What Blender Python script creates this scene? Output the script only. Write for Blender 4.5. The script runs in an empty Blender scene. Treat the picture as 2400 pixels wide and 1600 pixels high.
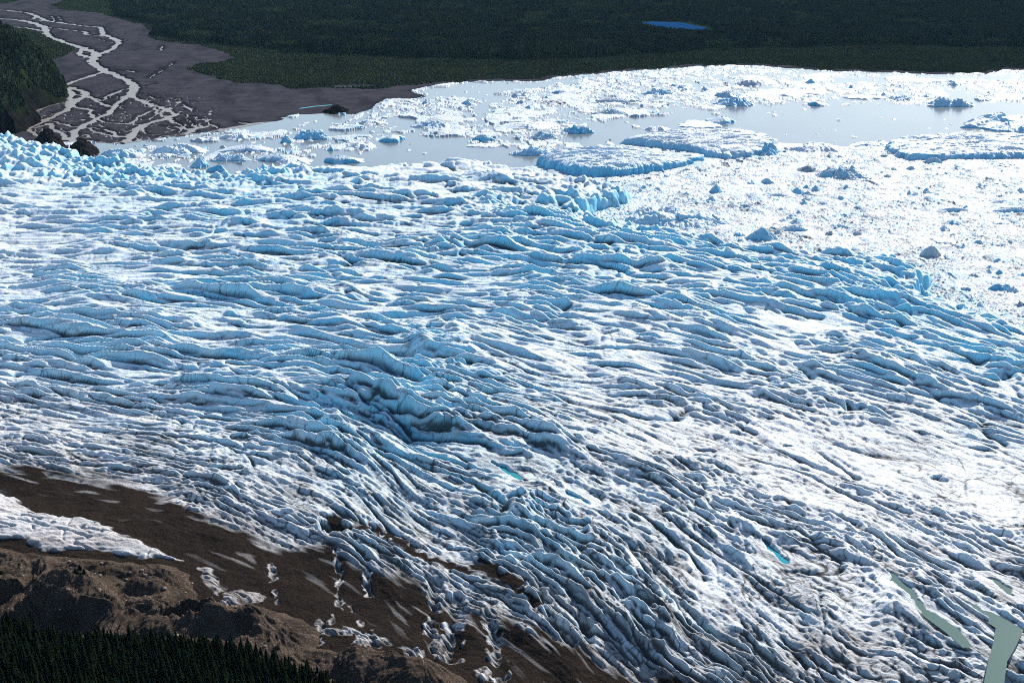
import bpy, math, random
import numpy as np
f4 = np.float32
scene = bpy.context.scene
COL = scene.collection
# ---------------------------------------------------------------- camera model
CH, PITCH, FPX = 450.0, math.radians(17.7), 3297.0
cp, sp = math.cos(PITCH), math.sin(PITCH)

def ground_at(u, v, z=0.0):
    """ground point seen at photo position u, v (2400 x 1600) on the level z"""
    u = np.asarray(u, float); v = np.asarray(v, float)
    dx = u - 1200.0; dv = -(v - 800.0)
    dy = FPX * cp + dv * sp; dz = -FPX * sp + dv * cp
    t = (z - CH) / dz
    return dx * t, dy * t

def photo_at(x, y, z):
    zz = z - CH
    d = y * cp - zz * sp
    up = y * sp + zz * cp
    return 1200 + FPX * x / d, 800 - FPX * up / d

# ---------------------------------------------------------------- noise
_ga = np.linspace(0, 2 * np.pi, 64, endpoint=False)
GX, GY = np.cos(_ga).astype(f4), np.sin(_ga).astype(f4)

def ihash(xi, yi, seed):
    h = xi.astype(np.uint32) * np.uint32(374761393) + yi.astype(np.uint32) * np.uint32(668265263) + np.uint32((seed * 2246822519) & 0xFFFFFFFF)
    h = (h ^ (h >> np.uint32(13))) * np.uint32(1274126177)
    h = (h ^ (h >> np.uint32(16))) * np.uint32(2246822519)
    return h ^ (h >> np.uint32(13))

def h01(xi, yi, seed):
    return (ihash(xi, yi, seed) >> np.uint32(8)).astype(f4) * f4(1 / 16777216.0)

def noise(x, y, seed=0):
    x = np.asarray(x, f4); y = np.asarray(y, f4)
    xf = np.floor(x); yf = np.floor(y)
    xi = xf.astype(np.int32); yi = yf.astype(np.int32)
    fx = x - xf; fy = y - yf
    u = fx * fx * fx * (fx * (fx * 6 - 15) + 10)
    v = fy * fy * fy * (fy * (fy * 6 - 15) + 10)
    def g(ix, iy, dx, dy):
        k = ihash(ix, iy, seed) & np.uint32(63)
        return GX[k] * dx + GY[k] * dy
    a = g(xi, yi, fx, fy); b = g(xi + 1, yi, fx - 1, fy)
    c = g(xi, yi + 1, fx, fy - 1); d = g(xi + 1, yi + 1, fx - 1, fy - 1)
    ab = a + (b - a) * u; cd = c + (d - c) * u
    return (ab + (cd - ab) * v) * f4(1.5)

def fbm(x, y, seed=0, octaves=4, gain=0.5):
    s = 0; a = 1.0; tot = 0
    for o in range(octaves):
        s = s + noise(x * 2.03 ** o, y * 2.03 ** o, seed + o * 17) * a
        tot += a; a *= gain
    return s / tot

def ridged(x, y, seed=0, sharp=1.0):
    r = 1 - np.abs(noise(x, y, seed)) * 1.25
    r = np.clip(r, 0, 1)
    return r ** sharp if sharp != 1.0 else r

def voronoi(x, y, seed=0, jitter=0.9):
    """F1, F2, id cell (two ints), vector from the site"""
    x = np.asarray(x, f4); y = np.asarray(y, f4)
    xi = np.floor(x).astype(np.int32); yi = np.floor(y).astype(np.int32)
    F1 = np.full(x.shape, 9, f4); F2 = np.full(x.shape, 9, f4)
    cx = xi.copy(); cy = yi.copy(); vx = np.zeros(x.shape, f4); vy = np.zeros(x.shape, f4)
    for j in (-1, 0, 1):
        for i in (-1, 0, 1):
            a = xi + i; b = yi + j
            px = a + 0.5 + (h01(a, b, seed) - 0.5) * jitter
            py = b + 0.5 + (h01(a, b, seed + 7) - 0.5) * jitter
            dx = x - px.astype(f4); dy = y - py.astype(f4)
            d = np.sqrt(dx * dx + dy * dy)
            near = d < F1
            F2 = np.where(near, F1, np.minimum(F2, d))
            F1 = np.where(near, d, F1)
            cx = np.where(near, a, cx); cy = np.where(near, b, cy)
            vx = np.where(near, dx, vx); vy = np.where(near, dy, vy)
    return F1, F2, cx, cy, vx, vy

def sstep(a, b, x):
    t = np.clip((x - a) / (b - a), 0, 1)
    return t * t * (3 - 2 * t)

def seg_dist(px, py, pts, closed=False):
    """distance to a polyline (world metres)"""
    best = np.full(px.shape, 1e9, f4)
    P = list(pts) + ([pts[0]] if closed else [])
    for (ax, ay), (bx, by) in zip(P[:-1], P[1:]):
        ex, ey = bx - ax, by - ay
        L = ex * ex + ey * ey + 1e-9
        t = np.clip(((px - ax) * ex + (py - ay) * ey) / L, 0, 1)
        d = (px - ax - t * ex) ** 2 + (py - ay - t * ey) ** 2
        best = np.minimum(best, d.astype(f4))
    return np.sqrt(best)

def inside(px, py, pts):
    r = np.zeros(px.shape, bool)
    n = len(pts)
    for k in range(n):
        ax, ay = pts[k]; bx, by = pts[(k + 1) % n]
        if ay == by: continue
        c = ((ay > py) != (by > py)) & (px < (bx - ax) * (py - ay) / (by - ay) + ax)
        r ^= c
    return r

def sdist(px, py, pts):
    """signed distance, positive inside the closed polygon"""
    d = seg_dist(px, py, pts, True)
    return np.where(inside(px, py, pts), d, -d)

def wpts(pts, z=0.0):
    return [tuple(float(c) for c in ground_at(a, b, z)) for a, b in pts]

def cmap(U, V, xs, ys, tab):
    """smooth lookup in a coarse table of the site"""
    tab = np.array(tab, float)
    fx = np.clip(np.interp(U, xs, np.arange(len(xs))), 0, len(xs) - 1.001)
    fy = np.clip(np.interp(V, ys, np.arange(len(ys))), 0, len(ys) - 1.001)
    ix = fx.astype(int); iy = fy.astype(int)
    tx = fx - ix; ty = fy - iy
    tx = tx * tx * (3 - 2 * tx); ty = ty * ty * (3 - 2 * ty)
    a = tab[iy, ix] * (1 - tx) + tab[iy, ix + 1] * tx
    b = tab[iy + 1, ix] * (1 - tx) + tab[iy + 1, ix + 1] * tx
    return (a * (1 - ty) + b * ty).astype(f4)

def boxblur(a, rx, ry):
    for ax, r in ((1, rx), (0, ry)):
        if r < 1: continue
        pad = [(0, 0), (0, 0)]; pad[ax] = (r + 1, r)
        c = np.cumsum(np.pad(a, pad, mode='edge').astype(np.float64), axis=ax)
        n = a.shape[ax]
        if ax == 1: a = ((c[:, 2 * r + 1:2 * r + 1 + n] - c[:, :n]) / (2 * r + 1)).astype(f4)
        else: a = ((c[2 * r + 1:2 * r + 1 + n, :] - c[:n, :]) / (2 * r + 1)).astype(f4)
    return a

# ---------------------------------------------------------------- mesh output
def fast_mesh(name, V, F, mat=None, attrs=None, smooth=True, k=None):
    me = bpy.data.meshes.new(name)
    V = np.ascontiguousarray(V, f4); F = np.ascontiguousarray(F, np.int32)
    k = F.shape[1]
    me.vertices.add(len(V)); me.vertices.foreach_set('co', V.ravel())
    me.loops.add(F.size); me.loops.foreach_set('vertex_index', F.ravel())
    me.polygons.add(len(F))
    me.polygons.foreach_set('loop_start', np.arange(0, F.size, k, dtype=np.int32))
    me.polygons.foreach_set('loop_total', np.full(len(F), k, np.int32))
    me.polygons.foreach_set('use_smooth', np.full(len(F), smooth, bool))
    for an, av in (attrs or {}).items():
        at = me.attributes.new(an, 'FLOAT', 'POINT')
        at.data.foreach_set('value', np.ascontiguousarray(av, f4).ravel())
    me.update(calc_edges=True)
    if mat: me.materials.append(mat)
    return me

def link(name, me, parent=None, loc=None):
    o = bpy.data.objects.new(name, me); COL.objects.link(o)
    if parent: o.parent = parent
    if loc is not None: o.location = loc
    return o

def tag(o, label=None, cat=None, group=None, kind=None):
    if label: o['label'] = label
    if cat: o['category'] = cat
    if group: o['group'] = group
    if kind: o['kind'] = kind
    return o

def sheet(name, X, Y, Z, mat, attrs=None, keep=None, smooth=True):
    """grid of points -> one quad sheet; keep = vertex mask"""
    R, C = X.shape
    idx = np.arange(R * C, dtype=np.int32).reshape(R, C)
    F = np.stack([idx[:-1, :-1], idx[:-1, 1:], idx[1:, 1:], idx[1:, :-1]], -1).reshape(-1, 4)
    F = F[:, ::-1]      # rows run towards the camera
    F = F[:, [0, 1, 2, 3]]
    V = np.stack([X, Y, Z], -1).reshape(-1, 3)
    A = {k: v.ravel() for k, v in (attrs or {}).items()}
    if keep is not None:
        kf = keep.ravel()[F].any(1)
        F = F[kf]
        used = np.zeros(len(V), bool); used[F.ravel()] = True
        m = np.cumsum(used) - 1
        F = m[F].astype(np.int32); V = V[used]
        A = {k: v[used] for k, v in A.items()}
    return link(name, fast_mesh(name, V, F, mat, A, smooth))

def frame_grid(u0, u1, v0, v1, su, sv, zref):
    us = np.arange(u0, u1 + su, su); vs = np.arange(v0, v1 + sv, sv)
    U, V = np.meshgrid(us, vs)
    X, Y = ground_at(U, V, zref)
    return U.astype(f4), V.astype(f4), X.astype(f4), Y.astype(f4)

def normals_of(X, Y, Z):
    def d(a, ax): return np.gradient(a, axis=ax)
    ax_, ay_, az_ = d(X, 1), d(Y, 1), d(Z, 1)
    bx_, by_, bz_ = d(X, 0), d(Y, 0), d(Z, 0)
    nx = ay_ * bz_ - az_ * by_; ny = az_ * bx_ - ax_ * bz_; nz = ax_ * by_ - ay_ * bx_
    L = np.sqrt(nx * nx + ny * ny + nz * nz) + 1e-9
    s = np.sign(nz); return nx / L * s, ny / L * s, nz / L * s

# ---------------------------------------------------------------- materials
def new_mat(name):
    m = bpy.data.materials.new(name); m.use_nodes = True
    nt = m.node_tree; b = nt.nodes['Principled BSDF']
    return m, nt, b

def N(nt, typ, **kw):
    n = nt.nodes.new(typ)
    for k, v in kw.items(): setattr(n, k, v)
    return n

def mixc(nt, fac, a, b, mode='MIX'):
    m = nt.nodes.new('ShaderNodeMix'); m.data_type = 'RGBA'; m.blend_type = mode
    for s, v in ((m.inputs[0], fac), (m.inputs[6], a), (m.inputs[7], b)):
        if hasattr(v, 'links') or hasattr(v, 'is_linked'): nt.links.new(v, s)
        elif isinstance(v, (int, float)): s.default_value = v
        else: s.default_value = (*v, 1)
    return m.outputs[2]

def attr(nt, name):
    a = N(nt, 'ShaderNodeAttribute', attribute_name=name); return a.outputs['Fac']

def tex(nt, scale, detail=4, rough=0.55, stretch=None, kind='noise'):
    g = N(nt, 'ShaderNodeNewGeometry')
    src = g.outputs['Position']
    if stretch:
        mp = N(nt, 'ShaderNodeMapping'); mp.inputs['Scale'].default_value = stretch
        nt.links.new(src, mp.inputs[0]); src = mp.outputs[0]
    t = N(nt, 'ShaderNodeTexNoise'); t.inputs['Scale'].default_value = scale
    t.inputs['Detail'].default_value = detail; t.inputs['Roughness'].default_value = rough
    nt.links.new(src, t.inputs['Vector'])
    return t.outputs['Fac']

def ramp(nt, fac, lo, hi):
    m = N(nt, 'ShaderNodeMapRange'); m.inputs[1].default_value = lo; m.inputs[2].default_value = hi
    m.clamp = True
    nt.links.new(fac, m.inputs[0]); return m.outputs[0]

def bump(nt, b, fac, dist, strength=1.0):
    n = N(nt, 'ShaderNodeBump'); n.inputs['Distance'].default_value = dist
    n.inputs['Strength'].default_value = strength
    nt.links.new(fac, n.inputs['Height']); nt.links.new(n.outputs[0], b.inputs['Normal'])

def ice_material(name, white=(0.75, 0.80, 0.84), blue=(0.20, 0.64, 0.86), dirtc=(0.0150, 0.0112, 0.0090)):
    m, nt, b = new_mat(name)
    c = mixc(nt, attr(nt, 'dust'), white, (0.68, 0.60, 0.55))
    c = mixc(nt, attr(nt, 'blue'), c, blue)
    sp_ = tex(nt, 0.45, 6, 0.78)
    c = mixc(nt, ramp(nt, sp_, 0.35, 0.62), c, mixc(nt, 0.22, c, (0.45, 0.42, 0.42)))
    dn = tex(nt, 0.9, 5, 0.7)
    dc = mixc(nt, ramp(nt, dn, 0.35, 0.7), dirtc, tuple(q * 1.9 for q in dirtc))
    stones = ramp(nt, tex(nt, 1.2, 4, 0.85), 0.60, 0.68)
    dc = mixc(nt, stones, dc, (0.11, 0.095, 0.082))
    c = mixc(nt, attr(nt, 'dirt'), c, dc)
    nt.links.new(c, b.inputs['Base Color'])
    b.inputs['Roughness'].default_value = 0.55
    sm = N(nt, 'ShaderNodeMapRange'); sm.inputs[3].default_value = 0.18; sm.inputs[4].default_value = 0.0
    nt.links.new(attr(nt, 'dirt'), sm.inputs[0]); nt.links.new(sm.outputs[0], b.inputs['Specular IOR Level'])
    bump(nt, b, tex(nt, 0.55, 8, 0.72), 1.5, 0.9)
    return m

def simple_mat(name, c1, c2, scale, rough=0.9, lo=0.35, hi=0.65, bmp=0.0, detail=5):
    m, nt, b = new_mat(name)
    t = tex(nt, scale, detail, 0.65)
    nt.links.new(mixc(nt, ramp(nt, t, lo, hi), c1, c2), b.inputs['Base Color'])
    b.inputs['Roughness'].default_value = rough
    b.inputs['Specular IOR Level'].default_value = 0.0
    if bmp: bump(nt, b, t, bmp)
    return m

def water_mat(name, col, rough=0.12, bs=0.02, spec=0.5):
    m, nt, b = new_mat(name)
    t = tex(nt, 0.004, 4, 0.6)
    nt.links.new(mixc(nt, ramp(nt, t, 0.35, 0.65), col, tuple(q * 0.85 for q in col)), b.inputs['Base Color'])
    b.inputs['Roughness'].default_value = rough
    b.inputs['Specular IOR Level'].default_value = spec
    b.inputs['IOR'].default_value = 1.33
    bump(nt, b, tex(nt, 0.5, 3, 0.5), bs, 0.5)
    return m
# ================================================================ GLACIER
ZR = 22.0
FRONT = [(-460, 325), (-300, 332), (0, 350), (90, 372), (150, 388), (230, 406), (330, 424), (450, 436), (520, 440), (600, 436), (800, 428), (1000, 422),
         (1130, 416), (1250, 431), (1350, 446), (1440, 456), (1478, 466), (1470, 484), (1400, 500), (1370, 520), (1430, 544), (1500, 560),
         (1600, 578), (1700, 598), (1800, 612), (1900, 622), (1990, 626), (2080, 640), (2170, 652), (2182, 680), (2160, 712), (2172, 730),
         (2235, 745), (2262, 766), (2400, 815), (2560, 866), (2760, 922), (3000, 980), (3200, 1800), (-800, 1900)]
FRONT_W = wpts(FRONT, 0.0)

GU = np.array([-400, 0, 400, 800, 1200, 1600, 2000, 2400, 2800], float)
GV = [[300, 310, 345, 362, 350, 350, 360, 400, 440],
      [455, 458, 462, 468, 478, 512, 590, 700, 840],
      [592, 600, 612, 628, 652, 692, 762, 865, 985],
      [735, 750, 775, 805, 855, 925, 1010, 1105, 1215],
      [840, 862, 905, 965, 1060, 1195, 1360, 1560, 1790],
      [925, 950, 1005, 1105, 1310, 1580, 1850, 2120, 2400],
      [1030, 1075, 1160, 1315, 1570, 1870, 2170, 2470, 2770],
      [1180, 1240, 1360, 1560, 1860, 2160, 2460, 2760, 3060],
      [1440, 1540, 1730, 2000, 2300, 2600, 2900, 3200, 3500],
      [1900, 2050, 2300, 2600, 2900, 3200, 3500, 3800, 4100]]

def flow_coords(U, Y):
    """along (s) and across (n) the ice flow, in metres"""
    uu = np.linspace(-500, 2900, 171)
    rows = []
    for g in GV:
        # smooth the guide
        q = np.interp(uu, GU, g)
        kq = np.exp(-np.linspace(-2, 2, 17) ** 2); kq /= kq.sum()
        q = np.convolve(np.pad(q, 8, mode='edge'), kq, 'valid')
        x, y = ground_at(uu, q, ZR)
        s = np.concatenate([[0], np.cumsum(np.hypot(np.diff(x), np.diff(y)))])
        s = s - np.interp(800, uu, s)
        rows.append((y, s))
    ns = [float(np.interp(800, uu, r[0])) for r in rows]
    shp = U.shape; Uf = U.ravel(); Yf = Y.ravel()
    Yk = [np.interp(Uf, uu, r[0]) for r in rows]; Sk = [np.interp(Uf, uu, r[1]) for r in rows]
    n = np.empty(Uf.shape); s = np.empty(Uf.shape); done = np.zeros(Uf.shape, bool)
    for k in range(len(rows) - 1):
        t = (Yf - Yk[k]) / (Yk[k + 1] - Yk[k])
        m = (~done) & ((t <= 1) | (k == len(rows) - 2))
        n[m] = ns[k] + (ns[k + 1] - ns[k]) * t[m]
        s[m] = Sk[k][m] + (Sk[k + 1][m] - Sk[k][m]) * t[m]
        done |= m
    return s.reshape(shp).astype(f4), n.reshape(shp).astype(f4)

CX = [0, 300, 600, 900, 1200, 1500, 1800, 2100, 2400]
CY = [300, 400, 500, 600, 700, 850, 1000, 1150, 1300, 1450, 1600]
# how blue the ice is: bare ice colour plus painted blue shade
T_BLUE = [[.8, .9, 1, .7, .6, .5, .6, .6, .6],
          [.55, .75, .9, .5, .35, .5, .6, .6, .6],
          [.30, .55, .75, .6, .65, .8, .8, .7, .6],
          [.25, .40, .60, .6, .70, .75, .75, .8, .7],
          [.40, .50, .60, .6, .60, .60, .65, .8, .7],
          [.35, .45, .55, .55, .50, .40, .40, .5, .65],
          [.15, .25, .45, .6, .45, .25, .20, .25, .4],
          [.05, .10, .25, .5, .45, .25, .12, .12, .15],
          [.0, .05, .10, .25, .4, .30, .20, .15, .15],
          [.0, .0, .0, .1, .15, .25, .25, .20, .2],
          [.0, .0, .0, .0, .0, .1, .15, .2, .2]]
# jagged towers
T_SER = [[1, 1, 1, .6, .5, .6, .5, .5, .5],
         [.75, 1, .9, .45, .45, 1, .7, .5, .5],
         [.1, .35, .3, .15, .7, .95, .7, .6, .5],
         [.0, .05, .05, .05, .15, .3, .35, .7, .6],
         [.0, .0, .0, .0, .05, .1, .25, .5, .5],
         [.0, .0, .0, .0, .0, .0, .05, .15, .3],
         [.0, .0, .1, .2, .1, .0, .0, .0, .1],
         [.0, .0, .0, .3, .35, .1, .0, .0, .0],
         [.0, .0, .0, .2, .4, .2, .1, .0, .0],
         [.0, .0, .0, .0, .2, .3, .2, .1, .0],
         [.0, .0, .0, .0, .0, .1, .2, .1, .0]]
# overall relief
T_AMP = [[1, 1, 1, 1, 1, 1, 1, 1, 1],
         [.9, 1, 1, .8, .7, .9, 1, 1, 1],
         [.6, .75, .9, .9, 1, 1, 1, 1, 1],
         [.5, .65, .85, .9, 1, 1, 1, 1, 1],
         [.75, .8, .9, .9, .9, .85, .9, 1, 1],
         [.95, 1, 1, 1, .9, .75, .7, .8, .95],
         [.6, .8, 1.1, 1.3, 1, .7, .6, .65, .7],
         [.35, .4, .7, 1.1, 1.1, .8, .5, .45, .45],
         [.2, .25, .3, .7, 1.1, 1.0, .8, .6, .5],
         [.2, .2, .2, .3, .8, 1.1, 1.1, 1.0, .9],
         [.2, .2, .2, .2, .4, .8, 1.0, 1.1, 1]]
# thin soot and dust
T_SOOT = [[.05, .05, .05, .1, .1, .1, .1, .1, .1],
          [.05, .05, .05, .1, .1, .15, .1, .1, .1],
          [.1, .1, .1, .2, .2, .15, .15, .1, .1],
          [.1, .2, .25, .3, .25, .2, .2, .1, .1],
          [.1, .2, .25, .25, .2, .2, .2, .15, .15],
          [.25, .25, .25, .3, .3, .25, .25, .22, .2],
          [.45, .45, .35, .4, .45, .42, .35, .35, .38],
          [.7, .62, .55, .5, .52, .5, .38, .38, .4],
          [.8, .75, .7, .62, .58, .52, .45, .45, .45],
          [.9, .9, .9, .8, .72, .66, .6, .55, .5],
          [.9, .9, .9, .95, .9, .85, .75, .65, .55]]

DIRT_POLY = [(-700, 1030), (-200, 1068), (0, 1090), (60, 1100), (200, 1118), (330, 1150), (430, 1188), (480, 1215), (520, 1245), (600, 1268), (640, 1290), (700, 1300),
             (745, 1285), (790, 1300), (830, 1330), (900, 1345), (990, 1385), (1060, 1440), (1180, 1455), (1290, 1500), (1390, 1522),
             (1500, 1560), (1640, 1588), (1760, 1605), (1900, 1680), (1900, 1900), (-700, 1900)]
CLEAN = [[(-300, 1110), (0, 1150), (30, 1160), (62, 1186), (80, 1205), (190, 1222), (260, 1252), (288, 1266), (400, 1308), (433, 1318), (360, 1312), (330, 1316), (235, 1298), (170, 1296), (95, 1290), (60, 1272), (-300, 1240)],
         [(470, 1330), (500, 1345), (528, 1380), (510, 1395), (470, 1360)],
         [(530, 1390), (560, 1385), (615, 1390), (618, 1408), (560, 1425), (515, 1420)],
         [(800, 1468), (850, 1480), (900, 1500), (925, 1515), (880, 1508), (830, 1512), (840, 1492), (790, 1482)],
         [(945, 1520), (985, 1525), (1010, 1550), (985, 1545), (960, 1540)],
         [(745, 1450), (770, 1470), (830, 1485), (825, 1495), (770, 1490), (740, 1480)],
         [(1100, 1570), (1140, 1565), (1160, 1590), (1120, 1595)]]
STREAKS = [([(880, 1262), (930, 1290), (975, 1325), (1040, 1345), (1100, 1365)], 4.5),
           ([(1120, 1355), (1160, 1375), (1225, 1400)], 5), ([(1130, 1345), (1200, 1400), (1260, 1440)], 3),
           ([(780, 1240), (815, 1262), (860, 1262)], 6)]
GULLIES = [([(1020, 1380), (1015, 1440), (1010, 1500), (1008, 1545)], 2.2, 5.0), ([(1060, 1410), (1065, 1450), (1058, 1500), (1062, 1540)], 3.5, 7.0),
           ([(1145, 1450), (1160, 1500), (1165, 1545), (1180, 1590)], 2.5, 5.0), ([(828, 1290), (862, 1350), (866, 1400)], 1.5, 3.0),
           ([(788, 1310), (797, 1390), (790, 1450), (745, 1480), (742, 1510)], 1.2, 2.5), ([(636, 1330), (642, 1370), (650, 1410)], 1.2, 2.0),
           ([(830, 1420), (860, 1480), (880, 1520)], 1.3, 2.5), ([(1340, 1410), (1372, 1470), (1378, 1500)], 2.5, 4.0),
           ([(1262, 1395), (1300, 1470), (1330, 1510)], 2.5, 4.5), ([(860, 1240), (905, 1290)], 1.5, 3)]
# melt ponds in the crevasses: outline line, half width (m), level, colour key
PONDS = [("turquoise", [(1155, 1120), (1180, 1130), (1205, 1145), (1232, 1162)], [1.0, 1.8, 2.2, 1.2]),
         ("blue", [(1330, 1180), (1355, 1195), (1380, 1208)], [1.2, 2.0, 1.0]),
         ("teal", [(1792, 1288), (1812, 1312), (1842, 1336)], [1.6, 3.0, 2.0]),
         ("green", [(2076, 1366), (2100, 1395), (2125, 1415), (2150, 1452), (2180, 1478), (2225, 1510), (2258, 1545)], [0.4, 3.8, 3.4, 1.6, 1.5, 1.8, 0.2]),
         ("green", [(2255, 1440), (2295, 1462), (2330, 1488), (2362, 1508), (2350, 1545), (2335, 1580), (2325, 1640), (2320, 1700)], [0.3, 1.4, 3.4, 5.0, 3.2, 2.0, 2.2, 3.0]),
         ("green", [(2312, 1386), (2345, 1405), (2372, 1432)], [0.3, 2.6, 0.4])
         ]
PITS = [((785, 1262), 11, 16), ((2190, 1120), 5, 5), ((175, 605), 10, 8), ((2010, 970), 8, 7), ((1100, 895), 6, 4),
        ((1650, 1090), 6, 5), ((1850, 1060), 4, 4), ((1720, 1032), 4, 3), ((1770, 1060), 4, 3)]

def line_with_width(X, Y, pts, ws):
    P = wpts(pts, ZR); best = np.full(X.shape, 1e9, f4)
    for (a, b, wa, wb) in zip(P[:-1], P[1:], ws[:-1], ws[1:]):
        ex, ey = b[0] - a[0], b[1] - a[1]
        t = np.clip(((X - a[0]) * ex + (Y - a[1]) * ey) / (ex * ex + ey * ey), 0, 1)
        d = np.hypot(X - a[0] - t * ex, Y - a[1] - t * ey) - (wa + (wb - wa) * t)
        best = np.minimum(best, d)
    return best      # negative inside

GQ = 1.0
U, V, X, Y = frame_grid(-300, 2700, 300, 1712, 1.8, 0.75, ZR)
s, n = flow_coords(U, Y)
sd = sdist(X, Y, FRONT_W).astype(f4)
blueZ = cmap(U, V, CX, CY, T_BLUE); ser = cmap(U, V, CX, CY, T_SER)
amp = cmap(U, V, CX, CY, T_AMP); soot = cmap(U, V, CX, CY, T_SOOT)
keepbig = np.exp(-((V - 1060 - (U - 1050) * 0.35) / 190) ** 2) * sstep(500, 750, U) * sstep(1750, 1400, U)
amp = amp * (1 - (0.34 * sstep(880, 1020, V)) * (1 - keepbig)) * (1 + 0.22 * sstep(850, 600, V))
dist = Y
# wavelengths are longer far out, tighter near the moraine
far = sstep(900, 2300, Y)
wn = n + noise(s / 190, n / 120, 3) * 22 + noise(s / 60, n / 40, 4) * 6
ws = s + noise(s / 120, n / 90, 5) * 25
base = 17 + 10 * sstep(0, 500, sd) + 7 * noise(X / 420, Y / 420, 9)
base = base + 4 * sstep(300, -100, U) * sstep(460, 330, V)
# 1 swells
sw = noise(ws / 420, wn / 120, 11)
swr = 1 - np.abs(noise(ws / 520 + 9, wn / 150, 12)) * 1.6
swell = sw * 4 + swr * 6 * sstep(650, 850, V)
h = base + swell * amp
# 2 main ridges, steep on the side facing the camera
def skew_ridge(ls, ln, seed, k, sharp=1.0, bill=None):
    a = ridged(ws / ls, wn / ln, seed)
    b = ridged(ws / ls, (wn + a * k * ln) / ln, seed)
    return b ** sharp
r2 = skew_ridge(150, 36, 21, 0.28, 1.5)
r2b = skew_ridge(260, 60, 22, 0.25, 1.3)
bil = np.abs(noise(ws / 130, wn / 30, 23)) * 1.6
bil = np.minimum(bil, 1)
bw = sstep(1000, 1300, V) * sstep(1100, 1700, U)
big = 0.50 - 0.14 * far + 0.20 * np.exp(-((V - 930) / 130) ** 2) * sstep(150, 500, U)
h += amp * big * (r2b * 8.5 + (r2 * (1 - bw * 0.6) + bil * bw * 0.9) * 7.5)
r3 = skew_ridge(105, 15, 31, 0.25, 2.3)
r3b = skew_ridge(70, 9.5, 35, 0.2, 2.2)
gate = 0.45 + 0.75 * sstep(-0.35, 0.45, noise(ws / 170, wn / 70, 33))
h += amp * gate * (r3 * (4.6 + 2.0 * far) + r3b * (2.4 + 1.2 * far) + ridged(ws / 40, wn / 6.0, 36) ** 1.5 * 2.0)
# melted cups with sharp rims, two sizes
nearw = sstep(1500, 900, Y)
C1, _, ci, cj, vx, vy = voronoi((ws + wn * 0.4) / 85, wn / 15, 45)
h += amp * (0.35 + 0.65 * gate) * (np.minimum(vx * vx + (vy - 0.14) ** 2, 0.6) * 11.0 + (h01(ci, cj, 46) - .5) * 1.6) * (1 - 0.35 * nearw)
C2, _, ci, cj, vx, vy = voronoi((ws - wn * 0.5) / 36, wn / 7.5, 47)
h += (0.3 + 0.7 * amp) * gate * (np.minimum(vx * vx + (vy - 0.12) ** 2, 0.6) * 7.0 + (h01(ci, cj, 48) - .5) * 1.0)
C3, _, ci, cj, vx, vy = voronoi((ws + wn * 0.3) / 16, wn / 4.2, 49)
h += (0.3 + 0.7 * amp) * gate * nearw * np.minimum(vx * vx + (vy - 0.1) ** 2, 0.6) * 3.4
h += gate * (0.4 + 0.6 * amp) * (ridged(ws / 40, wn / 8.0, 41) ** 1.5 * 3.0 * nearw + ridged(ws / 20, wn / 4.2, 40) ** 1.4 * 1.5 * nearw + noise(ws / 9, wn / 3.5, 42) * 0.45)
h += noise(X / 5, Y / 5, 43) * (0.10 + 0.35 * nearw) + noise(X / 2.2, Y / 2.2, 44) * 0.32 * nearw
h += nearw * gate * (ridged((ws + wn) / 9, wn / 3.2, 38) ** 2 * 1.1)
# crevasses along the flow: thin deep cuts
def cuts(a, width):
    return np.exp(-(a / width) ** 2)
c1 = cuts(noise(ws / 170, wn / 42, 51), 0.05) * sstep(0.0, 0.35, noise(s / 200, n / 150, 52) + 0.12)
c2 = cuts(noise(ws / 90, wn / 22, 53), 0.06) * sstep(0.0, 0.35, noise(s / 160, n / 120, 54) + 0.05)
c3 = cuts(noise(ws / 60, wn / 9.5, 56), 0.07) * sstep(-0.1, 0.25, noise(s / 90, n / 50, 57))
c4 = cuts(noise(ws / 34, wn / 5.2, 58), 0.07) * sstep(-0.1, 0.25, noise(s / 60, n / 30, 59)) * nearw
h -= (c1 * 6 + c2 * 2.8 + c3 * 1.0 + c4 * 0.6) * (0.35 + 0.65 * amp)
# cross fractures: short steps across the flow
x1 = noise(ws / 34 + noise(s / 40, n / 22, 60) * 0.5, wn / 80, 61)
crossw = cmap(U, V, CX, CY, [[1] * 9, [1] * 9, [.35, .6, .8, .7, 1, 1, 1, 1, 1], [.25, .4, .6, .6, .9, 1, 1, 1, 1], [.2, .3, .4, .4, .5, .6, .8, 1, 1],
      [.3] * 7 + [.5, .6], [.3] * 9, [.2] * 9, [.3] * 9, [.4] * 9, [.4] * 9])
cc = cuts(x1, 0.06) * sstep(-0.1, 0.3, noise(s / 45, n / 30, 62))
h -= cc * crossw * 3.8
# tilted blocks (cells) where the ice is broken up
F1, F2, ci, cj, vx, vy = voronoi(ws / 26, wn / 15, 71)
blk = (h01(ci, cj, 72) - 0.5) * 5 + (h01(ci, cj, 73) - 0.5) * vx * 9 + (h01(ci, cj, 74) - 0.2) * vy * -9
edge = sstep(0.0, 0.16, F2 - F1)
h += crossw * (blk * edge * 0.55 + (edge - 1) * 3.2 * 0.8) * (0.4 + 0.6 * ser)
# towers
F1b, F2b, ci, cj, vx, vy = voronoi(X / 10.5 + noise(X / 30, Y / 30, 80) * .4, Y / 14.0, 81)
tw = h01(ci, cj, 82) ** 1.5
sp1 = np.clip(1 - F1b * 1.35, 0, 1)
tower = tw * (np.clip(1 - F1b * 1.1, 0, 1) ** 0.85) * 11.5 + (h01(ci, cj, 83) - .5) * vx * 10 + sp1 * 3
h += tower * sstep(0.42, 1.0, ser) - sstep(0.42, 1.0, ser) * 3
h -= 5 * sstep(420, 60, U) * sstep(460, 380, V)
h += 2 * sstep(0.6, 1.0, ser) * sstep(150, 40, sd) * sstep(900, 300, U)
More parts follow.
